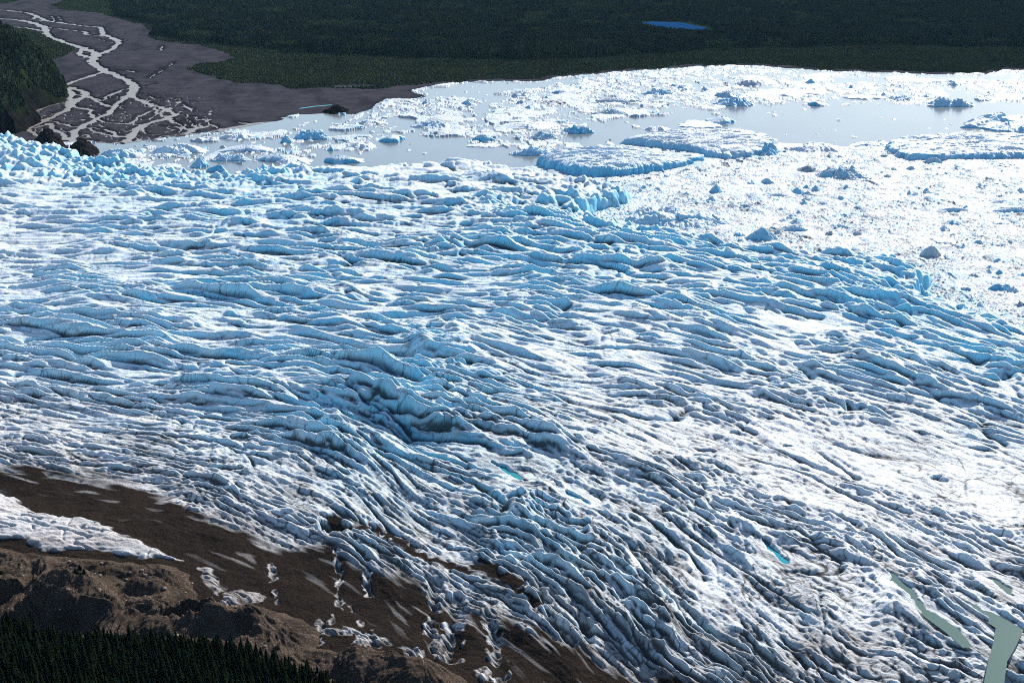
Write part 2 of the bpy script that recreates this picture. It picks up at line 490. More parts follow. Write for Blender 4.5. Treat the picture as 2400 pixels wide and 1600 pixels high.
# pits and ponds
dirt = np.zeros(h.shape, f4)
for (pu, pv), r, dep in PITS:
    a, b = ground_at(pu, pv, ZR)
    q = np.hypot((X - a) * 0.7 + noise(X / 7, Y / 7, 5) * 4, (Y - b) * 0.9 + noise(X / 8, Y / 8, 6) * 4 + (X - a) * .3)
    h -= dep * sstep(r, r * 0.45, q)
for pts, w, dep in GULLIES:
    q = seg_dist(X + noise(X / 6, Y / 6, 91) * 2.0, Y + noise(X / 6, Y / 6, 92) * 2.0, wpts(pts, ZR))
    h -= dep * np.clip(1 - q / (w * 2.2), 0, 1) ** 0.8
pond_geo = []; gl = None
xe = X + noise(X / 9, Y / 9, 93) * 2.0 + noise(X / 3, Y / 3, 89) * .9; ye = Y + noise(X / 9, Y / 9, 94) * 2.0 + noise(X / 3, Y / 3, 88) * .9
for key, pts, w in PONDS:
    q = line_with_width(xe, ye, pts, w)
    near = q < 14
    lev = gl if (key == 'green' and gl) else float(np.percentile(h[near & (q > 1)], 14)) if (near & (q > 1)).any() else ZR
    h = np.where(q > 0, lev + (h - lev) * (0.45 + 0.55 * sstep(2, 16, q)), h)
    h = np.where(q < 0, np.minimum(h, lev + np.maximum(q * 1.2, -3) - 0.1), np.where(q < 10, np.maximum(h, lev + np.minimum(q * 0.9, 0.9)), h))
    pond_geo.append((key, pts, w, lev))
    if key == 'green': gl = lev
# soft debris cover
dpoly = sdist(X + noise(s / 60, n / 12, 95) * 14 + noise(X / 12, Y / 12, 96) * 5, Y + noise(s / 70, n / 14, 97) * 14, wpts(DIRT_POLY, ZR)).astype(f4)
debris = sstep(-9, 9, dpoly)
debris *= 1 - 0.30 * sstep(0.3, 0.6, noise(ws / 40, wn / 8, 98)) * sstep(60, 5, dpoly)
for P in CLEAN:
    q = sdist(X + noise(X / 14, Y / 9, 101) * 4, Y + noise(X / 10, Y / 8, 102) * 3, wpts(P, ZR))
    w = sstep(-1.5, 1.5, q)
    debris = debris * (1 - w * 0.97)
    # small steps across the clean strip
    h += np.where(q > -3, (np.clip(q, 0, 6) * 0.35), 0)
for pts, w in STREAKS:
    q = seg_dist(X + noise(X / 8, Y / 8, 103) * 4, Y + noise(X / 8, Y / 8, 104) * 4, wpts(pts, ZR))
    debris = np.maximum(debris, sstep(w * 1.3, w * 0.5, q))
for pts, w, dep in GULLIES:
    q = seg_dist(X + noise(X / 5, Y / 5, 105) * 2.5, Y, wpts(pts, ZR))
    debris *= 1 - 0.85 * sstep(w * 1.6, w * 0.7, np.abs(q - w * 0.8)) * sstep(-0.15, 0.15, noise(X / 7, Y / 14, 106))
smoothing = debris
hs = boxblur(boxblur(h, 12, 26), 10, 20)
h = h * (1 - 0.9 * smoothing) + hs * (0.9 * smoothing)
h += debris * (noise(X / 16, Y / 16, 107) * 1.0 + noise(X / 5, Y / 5, 108) * 0.35 + noise(X / 1.8, Y / 1.8, 109) * .18)
# clean strip: transverse steps seen in the white ice beside the debris
strip = sstep(-2, 3, sdist(X + noise(X / 14, Y / 9, 101) * 4, Y + noise(X / 10, Y / 8, 102) * 3, wpts(CLEAN[0], ZR)))
h = h * (1 - 0.8 * strip) + (boxblur(h, 14, 22) + 2.0) * 0.8 * strip
cut = np.abs(noise(X / 60, Y / 12 + X / 60, 110)); h -= strip * 2.6 * np.exp(-(cut / 0.05) ** 2) * sstep(-.2, .2, noise(X / 25, Y / 25, 140))
cut = np.abs(noise(X / 24 + 3, Y / 90, 111)); h -= strip * 2.2 * np.exp(-(cut / 0.03) ** 2) * sstep(-.1, .2, noise(X / 22, Y / 12, 141)); h += strip * (noise(X / 12, Y / 4, 142) * .8 + noise(X / 4, Y / 2, 143) * .3)
# calving front
sdn = sd + noise(X / 22, Y / 22, 112) * 9 + noise(X / 8, Y / 8, 113) * 4
cl = sstep(0, 9, sdn)
low = sstep(1200, 1450, U) * sstep(150, 10, sd)
h = h - low * 9
h = np.maximum(h, 1) * (0.10 + 0.9 * cl)
h = np.where(sdn < 0, -6, h)
for _ in range(2):
    h[1:-1] = (h[:-2] + 2 * h[1:-1] + h[2:]) * 0.25
for _ in range(2):
    h[:, 1:-1] = (h[:, :-2] + 2 * h[:, 1:-1] + h[:, 2:]) * 0.25
# ---- colour masks
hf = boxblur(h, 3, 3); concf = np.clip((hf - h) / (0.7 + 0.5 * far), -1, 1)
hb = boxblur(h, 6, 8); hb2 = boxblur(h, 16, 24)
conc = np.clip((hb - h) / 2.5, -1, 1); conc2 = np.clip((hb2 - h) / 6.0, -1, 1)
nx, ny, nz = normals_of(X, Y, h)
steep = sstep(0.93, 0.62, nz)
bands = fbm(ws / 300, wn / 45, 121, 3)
blue = blueZ * (0.58 + 1.1 * steep + 0.40 * np.clip(conc2, -0.6, 1) + 0.35 * bands) + 0.16 * steep  # steep and hollow ice bluer: blue ice, with shadow blue painted in too
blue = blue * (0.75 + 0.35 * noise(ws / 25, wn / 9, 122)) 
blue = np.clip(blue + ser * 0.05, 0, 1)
veins = np.exp(-(noise(ws / 22, wn / 9, 123) / 0.045) ** 2) * sstep(0.0, 0.4, noise(ws / 50, wn / 25, 124) + 0.05)
veins += np.exp(-(noise(ws / 14, wn / 4.5, 130) / 0.05) ** 2) * sstep(-0.1, 0.4, noise(ws / 60, wn / 40, 131)) * (0.3 + 0.7 * nearw)
veins += np.exp(-(noise(X / 9, Y / 9, 125) / 0.05) ** 2) * sstep(0.05, 0.4, noise(X / 40, Y / 40, 126)) * 0.7
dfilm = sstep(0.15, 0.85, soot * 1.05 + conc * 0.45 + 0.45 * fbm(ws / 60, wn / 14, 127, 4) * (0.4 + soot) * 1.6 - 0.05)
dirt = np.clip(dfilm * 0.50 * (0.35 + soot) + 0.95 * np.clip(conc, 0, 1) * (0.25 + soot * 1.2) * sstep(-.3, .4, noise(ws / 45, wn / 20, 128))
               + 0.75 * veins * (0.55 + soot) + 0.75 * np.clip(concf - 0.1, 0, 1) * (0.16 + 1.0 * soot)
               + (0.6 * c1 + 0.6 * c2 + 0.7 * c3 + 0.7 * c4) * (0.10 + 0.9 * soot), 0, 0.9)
dust = np.clip(1.25 * soot * (0.75 + 0.6 * fbm(ws / 90, wn / 20, 132, 3)) - 0.05, 0, 1) * (1 - 0.5 * blue)
stripc = np.maximum(strip, 0)
dirt = dirt * (1 - 0.45 * strip)
dirt = np.maximum(dirt, np.clip(debris * 1.04, 0, 1))
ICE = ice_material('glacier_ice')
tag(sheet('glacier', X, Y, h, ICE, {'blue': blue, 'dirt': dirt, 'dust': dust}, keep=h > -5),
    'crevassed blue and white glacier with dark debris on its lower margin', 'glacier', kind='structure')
GLX, GLY, GLH, GLU, GLV = X[::6, ::3], Y[::6, ::3], h[::6, ::3], U[::6, ::3], V[::6, ::3]
def glacier_height(x, y):
    u, v = photo_at(x, y, ZR)
    i = int(np.clip((v - GLV[0, 0]) / (GLV[1, 0] - GLV[0, 0]), 0, GLH.shape[0] - 1)); j = int(np.clip((u - GLU[0, 0]) / (GLU[0, 1] - GLU[0, 0]), 0, GLH.shape[1] - 1))
    return float(GLH[i, j])
POND_COL = {"turquoise": (0.01, 0.22, 0.25), "teal": (0.0, 0.22, 0.28), "green": (0.055, 0.115, 0.092), "blue": (0.03, 0.20, 0.33)}
PM = {k: water_mat('pond_water_' + k, c, 0.1) for k, c in POND_COL.items()}
PLAB = ["small turquoise melt pond between ice ridges at mid glacier", "thin blue melt pond between ridges beside the turquoise one", "narrow teal melt pond deep in a crevasse",
        "long milky green channel of meltwater between ice ridges", "wide milky green melt pond at the lower right corner",
        "short green melt pond above the wide green one"]
for (key, pts, w, lev), lab in zip(pond_geo, PLAB):
    P = wpts(pts, ZR); L = []; R_ = []
    for i, (a, ww) in enumerate(zip(P, w)):
        p0 = P[max(i - 1, 0)]; p1 = P[min(i + 1, len(P) - 1)]
        tx, ty = p1[0] - p0[0], p1[1] - p0[1]; q = math.hypot(tx, ty); tx /= q; ty /= q
        ww = ww + 3.0
        ex = -ww if i == 0 else (ww if i == len(P) - 1 else 0)
        L.append((a[0] - ty * ww + tx * ex, a[1] + tx * ww + ty * ex, lev)); R_.append((a[0] + ty * ww + tx * ex, a[1] - tx * ww + ty * ex, lev))
    Vv = np.array(L + R_); m_ = len(L)
    Fv = np.array([[i, i + 1, m_ + i + 1, m_ + i] for i in range(m_ - 1)])[:, ::-1]
    tag(link('pond', fast_mesh('pond', Vv, Fv, PM[key], smooth=False)), lab, 'pond', kind='structure')

# ================================================================ MORAINE (bottom left)
MOR = [(-700, 1170), (-300, 1235), (0, 1277), (100, 1300), (240, 1306), (430, 1325), (465, 1350), (480, 1385), (505, 1418), (560, 1432), (620, 1420), (690, 1440), (740, 1475),
       (745, 1512), (800, 1520), (880, 1528), (950, 1548), (1060, 1570), (1120, 1600), (1200, 1640), (1330, 1800), (1330, 2300), (-700, 2300)]
TREES = [(-700, 1460), (-300, 1475), (0, 1490), (110, 1508), (230, 1520), (330, 1528), (480, 1544), (600, 1562), (700, 1588), (790, 1630), (860, 1680), (920, 1750), (900, 2300), (-700, 2300)]
U, V, X, Y = frame_grid(-420, 1500, 1180, 2050, 2.0, 1.6, ZR)
X0_, Y0_ = X, Y
msd = sdist(X + noise(X / 12, Y / 12, 201) * 3, Y + noise(X / 12, Y / 12, 202) * 3, wpts(MOR, ZR)).astype(f4)
tsd = sdist(X, Y, wpts(TREES, ZR)).astype(f4)
M = 20 + 6 * sstep(-6, 18, msd) - 16 * sstep(2, -14, msd)
mw = sstep(0, 30, msd)
wx = X + noise(X / 30, Y / 30, 203) * 12; wy = Y + noise(X / 30, Y / 30, 204) * 12
M += mw * (fbm(X / 70, Y / 70, 205, 3) * 9 + ridged(wx / 46, wy / 60, 206) ** 1.5 * 6 + ridged(wx / 17, wy / 26, 207) * 2.4 + ridged(wx / 7, wy / 10, 211) * 1.5 + ridged(wx / 3.2, wy / 4, 212) * 0.6)
M += mw * (noise(X / 6, Y / 6, 208) * 0.7 + noise(X / 2.6, Y / 2.6, 209) * 0.45 + noise(X / 1.2, Y / 1.2, 210) * 0.18)
for (mu, mv, rw, hh) in [(85, 1425, 30, 15), (195, 1425, 24, 13), (345, 1380, 12, 7), (-20, 1405, 18, 12), (560, 1460, 20, 6), (400, 1455, 24, 9), (262, 1462, 20, 8), (650, 1475, 26, 6), (480, 1460, 16, 5), (850, 1555, 20, 6), (960, 1585, 22, 8)]:
    a, b = ground_at(mu, mv, ZR + 5)
    q = np.hypot(wx - a, (wy - b) * 1.0) / rw
    an_ = np.arctan2(wy - b, wx - a) + noise(X / 20, Y / 20, 216) * .3
    M += 0.85 * hh * np.clip(1 - q * q, 0, 1) ** 1.3 + hh * 0.28 * ridged(np.cos(an_) * 4 + mu, np.sin(an_) * 4, 215) * sstep(1.2, 0.7, q) * sstep(0.05, .45, q)
M -= mw * 3
M += np.clip(tsd - 6, 0, 400) * 0.28
# muddy pools
for (pu, pv, r) in [(436, 1475, 7), (-2, 1437, 9)]:
    a, b = ground_at(pu, pv, ZR)
    M = np.where(np.hypot((X - a) * 0.6, Y - b) < r * 1.4, np.minimum(M, 22.0 + np.maximum(np.hypot((X - a) * .6, Y - b) - r * 0.7, 0) * 1.2 - 0.8), M)
nx, ny, nz = normals_of(X, Y, M)
mm, nt, b = new_mat('moraine_rubble')
t1 = tex(nt, 0.06, 6, 0.65); t2 = tex(nt, 1.1, 5, 0.75)
c = mixc(nt, ramp(nt, t1, 0.35, 0.65), (0.030, 0.022, 0.017), (0.064, 0.048, 0.037))
c = mixc(nt, ramp(nt, t2, 0.56, 0.68), c, (0.30, 0.24, 0.19))
c = mixc(nt, attr(nt, 'gully'), c, (0.028, 0.022, 0.018))
nt.links.new(c, b.inputs['Base Color']); b.inputs['Roughness'].default_value = 0.95; b.inputs['Specular IOR Level'].default_value = 0.0
bump(nt, b, tex(nt, 1.2, 6, 0.7), 0.7, 0.9)
gul = np.maximum(sstep(0.0, 0.5, fbm(X / 34, Y / 34, 221, 3)) * 0.5, sstep(-3, 6, tsd))
tag(sheet('moraine', X, Y, M, mm, {'gully': gul}, keep=M > 4), 'brown rubble moraine with gullied mounds below the ice', 'moraine', kind='structure')
def moraine_height(x, y):
    u, v = photo_at(x, y, ZR)
    i = int(round(np.clip((v - 1180) / 1.6, 0, M.shape[0] - 1))); j = int(round(np.clip((u + 420) / 2.0, 0, M.shape[1] - 1)))
    return float(M[i, j])
MUD = water_mat('muddy_water', (0.42, 0.31, 0.12), 0.2)
for (pu, pv, r), lab in zip([(436, 1475, 7), (-2, 1437, 9)], ["small tan muddy pool beside a pale boulder in the moraine", "tan muddy pool cut by the left edge of the moraine"]):
    a, b_ = ground_at(pu, pv, ZR)
    an = np.linspace(0, 2 * np.pi, 24, endpoint=False)
    Vv = np.stack([a + np.cos(an) * r * 1.9, b_ + np.sin(an) * r * 1.15, np.full(24, 22.0)], -1)
    me = bpy.data.meshes.new('pond'); me.from_pydata([tuple(q) for q in Vv], [], [tuple(range(24))]); me.materials.append(MUD)
    tag(link('pond', me), lab, 'pond', kind='structure')
# ================================================================ LAND BEYOND THE LAKE
SHORE = [(-900, 345), (60, 345), (120, 338), (200, 334), (240, 336), (290, 338), (400, 322), (520, 309), (560, 297), (640, 284), (672, 274), (700, 268), (760, 267), (840, 268),
         (880, 252), (900, 238), (905, 232), (960, 232), (1004, 226), (985, 220), (955, 214), (995, 206), (1040, 198), (1090, 192), (1190, 190), (1255, 192), (1300, 182), (1360, 176), (1480, 166), (1600, 159),
         (1700, 154), (1780, 154), (1850, 161), (1940, 166), (2050, 169), (2200, 174), (2310, 173), (2350, 165), (2420, 166), (2600, 168), (3300, 172),
         (3300, -160), (-900, -160)]
FOREST = [(150, -160), (165, 0), (118, 12), (140, 24), (230, 32), (268, 44), (335, 60), (352, 80), (350, 92), (400, 101), (470, 108), (545, 131), (552, 138), (520, 148), (455, 155), (438, 164),
          (500, 183), (560, 194), (640, 200), (700, 211), (760, 207), (850, 212), (930, 206), (1000, 197), (1090, 190), (1190, 187), (1255, 188), (1300, 179), (1480, 163),
          (1600, 156), (1780, 150), (1850, 157), (1940, 163), (2050, 166), (2200, 171), (2310, 170), (2350, 162), (2420, 163), (3300, 169), (3300, -160)]
BUSH = [(-400, 66), (0, 70), (62, 70), (100, 80), (130, 98), (172, 112), (178, 118), (150, 135), (110, 147), (85, 158), (20, 180), (-400, 300)]
ISLE = [(-100, -20), (30, -12), (48, 2), (20, 9), (-40, 14), (-100, 12)]
TERR = [(268, 40), (340, 56), (364, 66), (358, 88), (442, 101), (578, 115), (800, 138), (1000, 142), (1250, 147), (1400, 140), (1700, 120), (2100, 112), (2500, 120), (3300, 130), (3300, -160), (200, -160)]
RIVERS = [([(-200, 40), (0, 44), (54, 49), (80, 55), (105, 65), (108, 78), (116, 88), (153, 102), (190, 112), (225, 125), (218, 141)], 15),
          ([(-200, 20), (0, 24), (48, 29), (68, 31), (110, 50), (190, 61), (235, 65), (241, 82), (272, 93), (279, 103), (258, 119), (232, 128), (216, 141)], 11),
          ([(105, 65), (150, 70), (198, 75), (204, 82), (240, 86)], 8), ([(-200, 58), (0, 61), (60, 66), (105, 74)], 8),
          ([(48, 29), (75, 32), (82, 38), (78, 46), (110, 51)], 6), ([(120, 38), (128, 48), (126, 53)], 3), ([(136, 40), (146, 50), (148, 54)], 2.2),
          ([(190, 112), (187, 128), (205, 136), (222, 138)], 8),
          ([(216, 141), (220, 150), (232, 160), (250, 168), (280, 182), (305, 193), (316, 208), (306, 222)], 13),
          ([(245, 168), (211, 180), (170, 192), (152, 200), (163, 215), (166, 238), (167, 252), (129, 272), (102, 284), (61, 303)], 10),
          ([(165, 206), (190, 212), (205, 222), (180, 235), (165, 245)], 9),
          ([(306, 222), (320, 234), (354, 245), (384, 255), (408, 269), (391, 279), (340, 292), (316, 306), (306, 320), (297, 345)], 8),
          ([(306, 221), (272, 245), (258, 265), (228, 279), (195, 296), (177, 306), (173, 323), (180, 345)], 8),
          ([(167, 250), (205, 256), (211, 268), (222, 279), (245, 287), (299, 292), (330, 293)], 5.5),
          ([(160, 218), (204, 226), (238, 237), (258, 224), (289, 211), (312, 206)], 5.5), ([(204, 226), (230, 240), (255, 250)], 6),
          ([(102, 282), (120, 286), (143, 291), (190, 301), (245, 303), (292, 322)], 5), ([(190, 299), (235, 313), (300, 324)], 3.5),
          ([(112, 290), (132, 308), (156, 326), (230, 336)], 6), ([(61, 303), (85, 300), (110, 292)], 6), ([(61, 303), (90, 320), (150, 334)], 7), ([(90, 310), (130, 312), (175, 308)], 5),
          ([(80, 263), (116, 248), (160, 241)], 5), ([(408, 269), (459, 274), (490, 288), (512, 302), (530, 309)], 2.2), ([(384, 255), (350, 262), (330, 272), (308, 290)], 4),
          ([(354, 245), (372, 268), (345, 280)], 3.5), ([(340, 292), (380, 296), (430, 300), (420, 312)], 4), ([(330, 300), (350, 318), (380, 320)], 3), ([(391, 279), (410, 290), (432, 298), (450, 310)], 3),
          ([(322, 208), (345, 202), (362, 198)], 2), ([(318, 216), (350, 228), (372, 233)], 1.8), ([(345, 186), (362, 176), (392, 158), (410, 146)], 1.6), ([(265, 166), (300, 167), (318, 171)], 1.8),
          ([(378, 120), (380, 108)], 1.8), ([(415, 234), (432, 248), (450, 262)], 2.2), ([(436, 282), (458, 292), (460, 300)], 2.5), ([(225, 90), (245, 96), (262, 101)], 3),
          ([(178, 182), (200, 176)], 2), ([(550, 286), (590, 292), (620, 292)], 2.2)]

U, V, X, Y = frame_grid(-560, 2960, -150, 352, 2.2, 0.8, 0.0)
shore = sdist(X + noise(X / 45, Y / 60, 301) * 16 + noise(X / 12, Y / 20, 302) * 4, Y + noise(X / 60, Y / 60, 303) * 12, wpts(SHORE)).astype(f4)
fo = np.maximum(sdist(X + noise(X / 50, Y / 90, 304) * 18, Y + noise(X / 50, Y / 60, 305) * 25, wpts(FOREST)),
                np.maximum(sdist(X, Y, wpts(BUSH)), sdist(X, Y, wpts(ISLE)))).astype(f4)
te = sdist(X + noise(X / 80, Y / 80, 306) * 14, Y + noise(X / 90, Y / 90, 307) * 20, wpts(TERR)).astype(f4)
rd = np.full(X.shape, 1e9, f4)
xe = X + noise(X / 30, Y / 45, 308) * 7 + noise(X / 9, Y / 16, 309) * 2.5; ye = Y + noise(X / 25, Y / 60, 310) * 14
for pts, w in RIVERS:
    rd = np.minimum(rd, seg_dist(xe, ye, wpts(pts)) - w * (0.85 if w > 7 else 0.8))
rd = rd + noise(X / 40, Y / 60, 311) * 3.0
G = np.clip(shore * 0.05, -4, 1.5) + np.clip(shore * 0.002, 0, 1)
G = np.where(shore > 0, G + noise(X / 60, Y / 90, 312) * 0.25 * sstep(0, 40, shore), G)
braid = np.abs(noise(xe / 34, ye / 150, 313))            # dry channel scars on the gravel
scar = sstep(-0.3, 0.3, noise(X / 120, Y / 260, 317))
G = G - 0.5 * np.exp(-(braid / 0.03) ** 2) * sstep(20, 60, shore) * scar
delta = sstep(560, 430, U) * sstep(185, 235, V) * sstep(60, 100, U)
isl = np.abs(noise(xe / 22 + ye / 160, ye / 75, 314)); isl2 = np.abs(noise(xe / 45 - ye / 260, ye / 130, 319)); isl3 = np.abs(noise(xe / 13 - ye / 90, ye / 50, 321))
G = np.where((delta > 0), G - delta * 3.2 * np.maximum(sstep(0.085, 0.03, isl) * sstep(-.1, .25, noise(X / 60, Y / 160, 320) + .1), np.maximum(sstep(0.06, 0.02, isl2), sstep(0.10, 0.04, isl3) * sstep(0.0, .3, noise(X / 50, Y / 120, 322) + .08)) ), G)
G = np.where(rd < 6, np.minimum(G, 0.3 + rd * 0.45), G)
G = np.maximum(G, -4)
G = G + sstep(0, 20, fo) * 1.5
G = G + sstep(-4, 34, te) * 19 * sstep(-60, 60, fo) + np.clip(te, 0, 2000) * 0.012
G = G + sstep(0, 300, fo) * (fbm(X / 320, Y / 420, 315, 3) * 16 + ridged(X / 240, Y / 170 + 5, 316) * 9) * (0.35 + 0.65 * sstep(0, 500, te))
BLUEL = [(1484, 54), (1530, 50), (1600, 53), (1655, 64), (1674, 72), (1668, 79), (1620, 78), (1570, 74), (1520, 64)]
BZ = 20.0
BLW = wpts(BLUEL, BZ)
bl = sdist(X, Y, BLW).astype(f4)
wgt = sstep(-160, -20, bl)
G = G * (1 - wgt) + (BZ + 1.0 + np.clip(-bl, 0, 100) * 0.01) * wgt
G = np.where(bl > -12, np.minimum(G, BZ - bl * 0.09), G)
G = G - 5 * sstep(-200, -60, bl) * sstep(V * 0 + 1, V * 0, sstep(80, 130, V)) * 0
# two pools near the shore
POOLS = [([(705, 255), (740, 250), (775, 247)], 7, "bright turquoise pool on the grey gravel by the lake shore", "tq"),
         ([(805, 205), (835, 203), (860, 204)], 7, "small teal pool at the foot of the shore forest", "tl"),
         ([(1618, 155), (1640, 155)], 5, "tiny pale green pool between forest and lake", "tq")]
for pts, w, lab, k in POOLS:
    q = seg_dist(X, Y, wpts(pts)) - w
    G = np.where(q < 14, np.minimum(G, 0.6 + q * 0.12 + 0.5), G) if True else G
    fo = np.where(q < 16, -5, fo)
clear = 0.6 * sstep(0.40, 0.56, fbm(X / 130, Y / 110, 318, 3)) * sstep(130, 40, te + 90) 
reed = 0.6 * sstep(-40, -14, bl) * (V < 62) * sstep(6, -2, bl) * sstep(0.0, 0.1, (Y - 4700) / 1000 + 0.2)
gm, nt, b = new_mat('land_ground')
g1 = tex(nt, 0.02, 5, 0.65); g2 = tex(nt, 0.25, 5, 0.8)
gr = mixc(nt, ramp(nt, g1, 0.35, 0.65), (0.028, 0.0275, 0.035), (0.050, 0.048, 0.057))
gr = mixc(nt, ramp(nt, g2, 0.66, 0.74), gr, (0.09, 0.085, 0.09))
gr = mixc(nt, attr(nt, 'wet'), gr, (0.015, 0.015, 0.02))
fg = mixc(nt, ramp(nt, tex(nt, 0.01, 5, 0.6), 0.35, 0.65), (0.005, 0.014, 0.007), (0.010, 0.022, 0.009))
fg = mixc(nt, attr(nt, 'clear'), fg, (0.012, 0.025, 0.008))
c = mixc(nt, attr(nt, 'forest'), gr, fg)
c = mixc(nt, attr(nt, 'reed'), c, (0.10, 0.075, 0.02))
nt.links.new(c, b.inputs['Base Color']); b.inputs['Roughness'].default_value = 0.95; b.inputs['Specular IOR Level'].default_value = 0.0
wet = np.clip(0.55 * sstep(-.1, .5, fbm(X / 70 + Y / 300, Y / 300, 323, 4)) + 0.45 * np.exp(-(braid / 0.04) ** 2) * scar + 0.8 * sstep(14, 4, rd) + 0.6 * sstep(20, 0, shore), 0, 1)
tag(sheet('outwash_plain', X, Y, G, gm, {'forest': sstep(-3, 6, fo), 'clear': clear, 'reed': reed, 'wet': wet}, keep=G > -3.9),
    'dark grey gravel plain and forest floor beyond the lake', 'plain', kind='structure')
LX, LY, LG, LFO, LTE, LBL, LCL, LSH = X, Y, G, fo, te, bl, clear, shore
def land_lookup(x, y):
    u, v = photo_at(x, y, 0.0)
    j = np.clip(np.round((u + 560) / 2.2).astype(int), 0, LG.shape[1] - 1); i = np.clip(np.round((v + 150) / 0.8).astype(int), 0, LG.shape[0] - 1)
    return i, j
# ground under everything, out to the horizon
gxs = np.array([-90000, -6000, -3000, 0, 3000, 6000, 90000], float); gys = np.array([-90000, -3000, 0, 3000, 7600, 12000, 30000, 90000], float)
gX, gY = np.meshgrid(gxs, gys)
gZ = np.where(gY > 11000, 60.0, np.where(gY > 7000, -8.0, -8.0))
tag(sheet('ground', gX, gY[::-1], gZ[::-1], simple_mat('far_ground', (0.02, 0.03, 0.015), (0.05, 0.05, 0.03), 0.002)), kind='structure')

LAKE = water_mat('lake_water', (0.145, 0.16, 0.16), 0.16, 0.03, 0.5)
def plane(name, pts, z, mat):
    me = bpy.data.meshes.new(name); me.from_pydata([(a, b, z) for a, b in pts], [], [tuple(range(len(pts)))]); me.materials.append(mat)
    return link(name, me)
tag(plane('lake', [(-3500, 1000), (3500, 1000), (3500, 5200), (-3500, 5200)], 0.0, LAKE), 'milky grey glacial lake full of ice', 'lake', kind='structure')
RIV = water_mat('river_water', (0.22, 0.195, 0.17), 0.35, 0.02, 0.2)
rp = wpts([(-560, 340), (60, 343), (120, 337), (200, 333), (240, 335), (290, 337), (400, 321), (520, 308), (640, 284), (700, 240), (600, 120), (420, 60), (250, 0), (-700, -100)])
tag(plane('river', rp, 0.3, RIV), 'braided silty river crossing the gravel plain', 'river', kind='structure')
bp_ = [(a, b) for a, b in wpts([(1470, 50), (1530, 46), (1605, 49), (1665, 61), (1690, 72), (1672, 83), (1615, 82), (1565, 78), (1510, 68)], BZ)]
tag(plane('small_lake', bp_, BZ - 0.35, water_mat('blue_lake_water', (0.008, 0.045, 0.13), 0.6, 0.02, 0.0)), 'small deep blue lake in the forest', 'lake', kind='structure')
for pts, w, lab, k in POOLS:
    P = wpts(pts); ax, ay = P[0]; bx, by = P[-1]
    an = np.linspace(0, 2 * np.pi, 28, endpoint=False); L2 = math.hypot(bx - ax, by - ay) / 2 + w * 1.25
    th = math.atan2(by - ay, bx - ax); cx, cy = (ax + bx) / 2, (ay + by) / 2
    q = [(cx + math.cos(t) * L2 * math.cos(th) - math.sin(t) * w * 1.6 * math.sin(th), cy + math.cos(t) * L2 * math.sin(th) + math.sin(t) * w * 1.6 * math.cos(th)) for t in an]
    tag(plane('pond', q, 0.75, water_mat('pool_' + k, (0.04, 0.30, 0.36) if k == "tq" else (0.03, 0.13, 0.13), 0.3, 0.01, 0.2)), lab, 'pond', kind='structure')

# ---- rocky wooded hill at the left edge
HFOOT = [(-20, 318), (40, 316), (62, 308), (72, 300), (97, 285), (88, 272), (80, 262), (110, 250), (152, 238), (160, 225), (156, 214), (163, 207), (150, 198), (120, 190), (95, 172), (60, 160), (20, 172), (-300, 195), (-900, 195), (-900, 345), (-60, 330)]
hx = np.linspace(-260, 0, 300)
U, V, X, Y = frame_grid(-640, 190, 120, 345, 1.2, 0.7, 0.0)
hs_ = sdist(X + noise(X / 30, Y / 45, 331) * 5 + noise(X / 9, Y / 20, 332) * 2, Y + noise(X / 40, Y / 50, 333) * 14, wpts(HFOOT)).astype(f4)
H = np.clip(hs_, 0, 900)
H = 150 * (1 - np.exp(-H / 95.0)) + H * 0.18
H = H + sstep(5, 50, hs_) * (ridged((X + Y * .25) / 34, (Y - X * .5) / 90, 334) * 12 + ridged((X + Y * .2) / 12, Y / 40, 335) * 4 + noise(X / 6, Y / 12, 336) * 1.5) - 3 * sstep(2, -2, hs_)
bare = sstep(35, 5, hs_) * sstep(225, 262, V) + sstep(0.0, 0.3, noise((X + Y * .3) / 30, Y / 80, 337)) * sstep(235, 270, V) * sstep(60, 20, hs_) * 0.8
bare = np.clip(bare, 0, 1)
hm, nt, b = new_mat('hill_rock')
t1 = tex(nt, 0.05, 6, 0.7, (1.6, 0.6, 0.5))
c = mixc(nt, ramp(nt, t1, 0.38, 0.62), (0.003, 0.003, 0.0035), (0.010, 0.0095, 0.0095))
c = mixc(nt, attr(nt, 'bare'), mixc(nt, ramp(nt, tex(nt, 0.02, 4), 0.4, 0.6), (0.006, 0.011, 0.006), (0.014, 0.022, 0.009)), c)
nt.links.new(c, b.inputs['Base Color']); b.inputs['Roughness'].default_value = 0.95; b.inputs['Specular IOR Level'].default_value = 0.0
tag(sheet('hill', X, Y, H, hm, {'bare': bare}, keep=hs_ > -6), 'steep wooded rocky hillside at the left edge', 'hill', kind='structure')
HX, HY, HH, HS, HB, HV = X, Y, H, hs_, bare, V

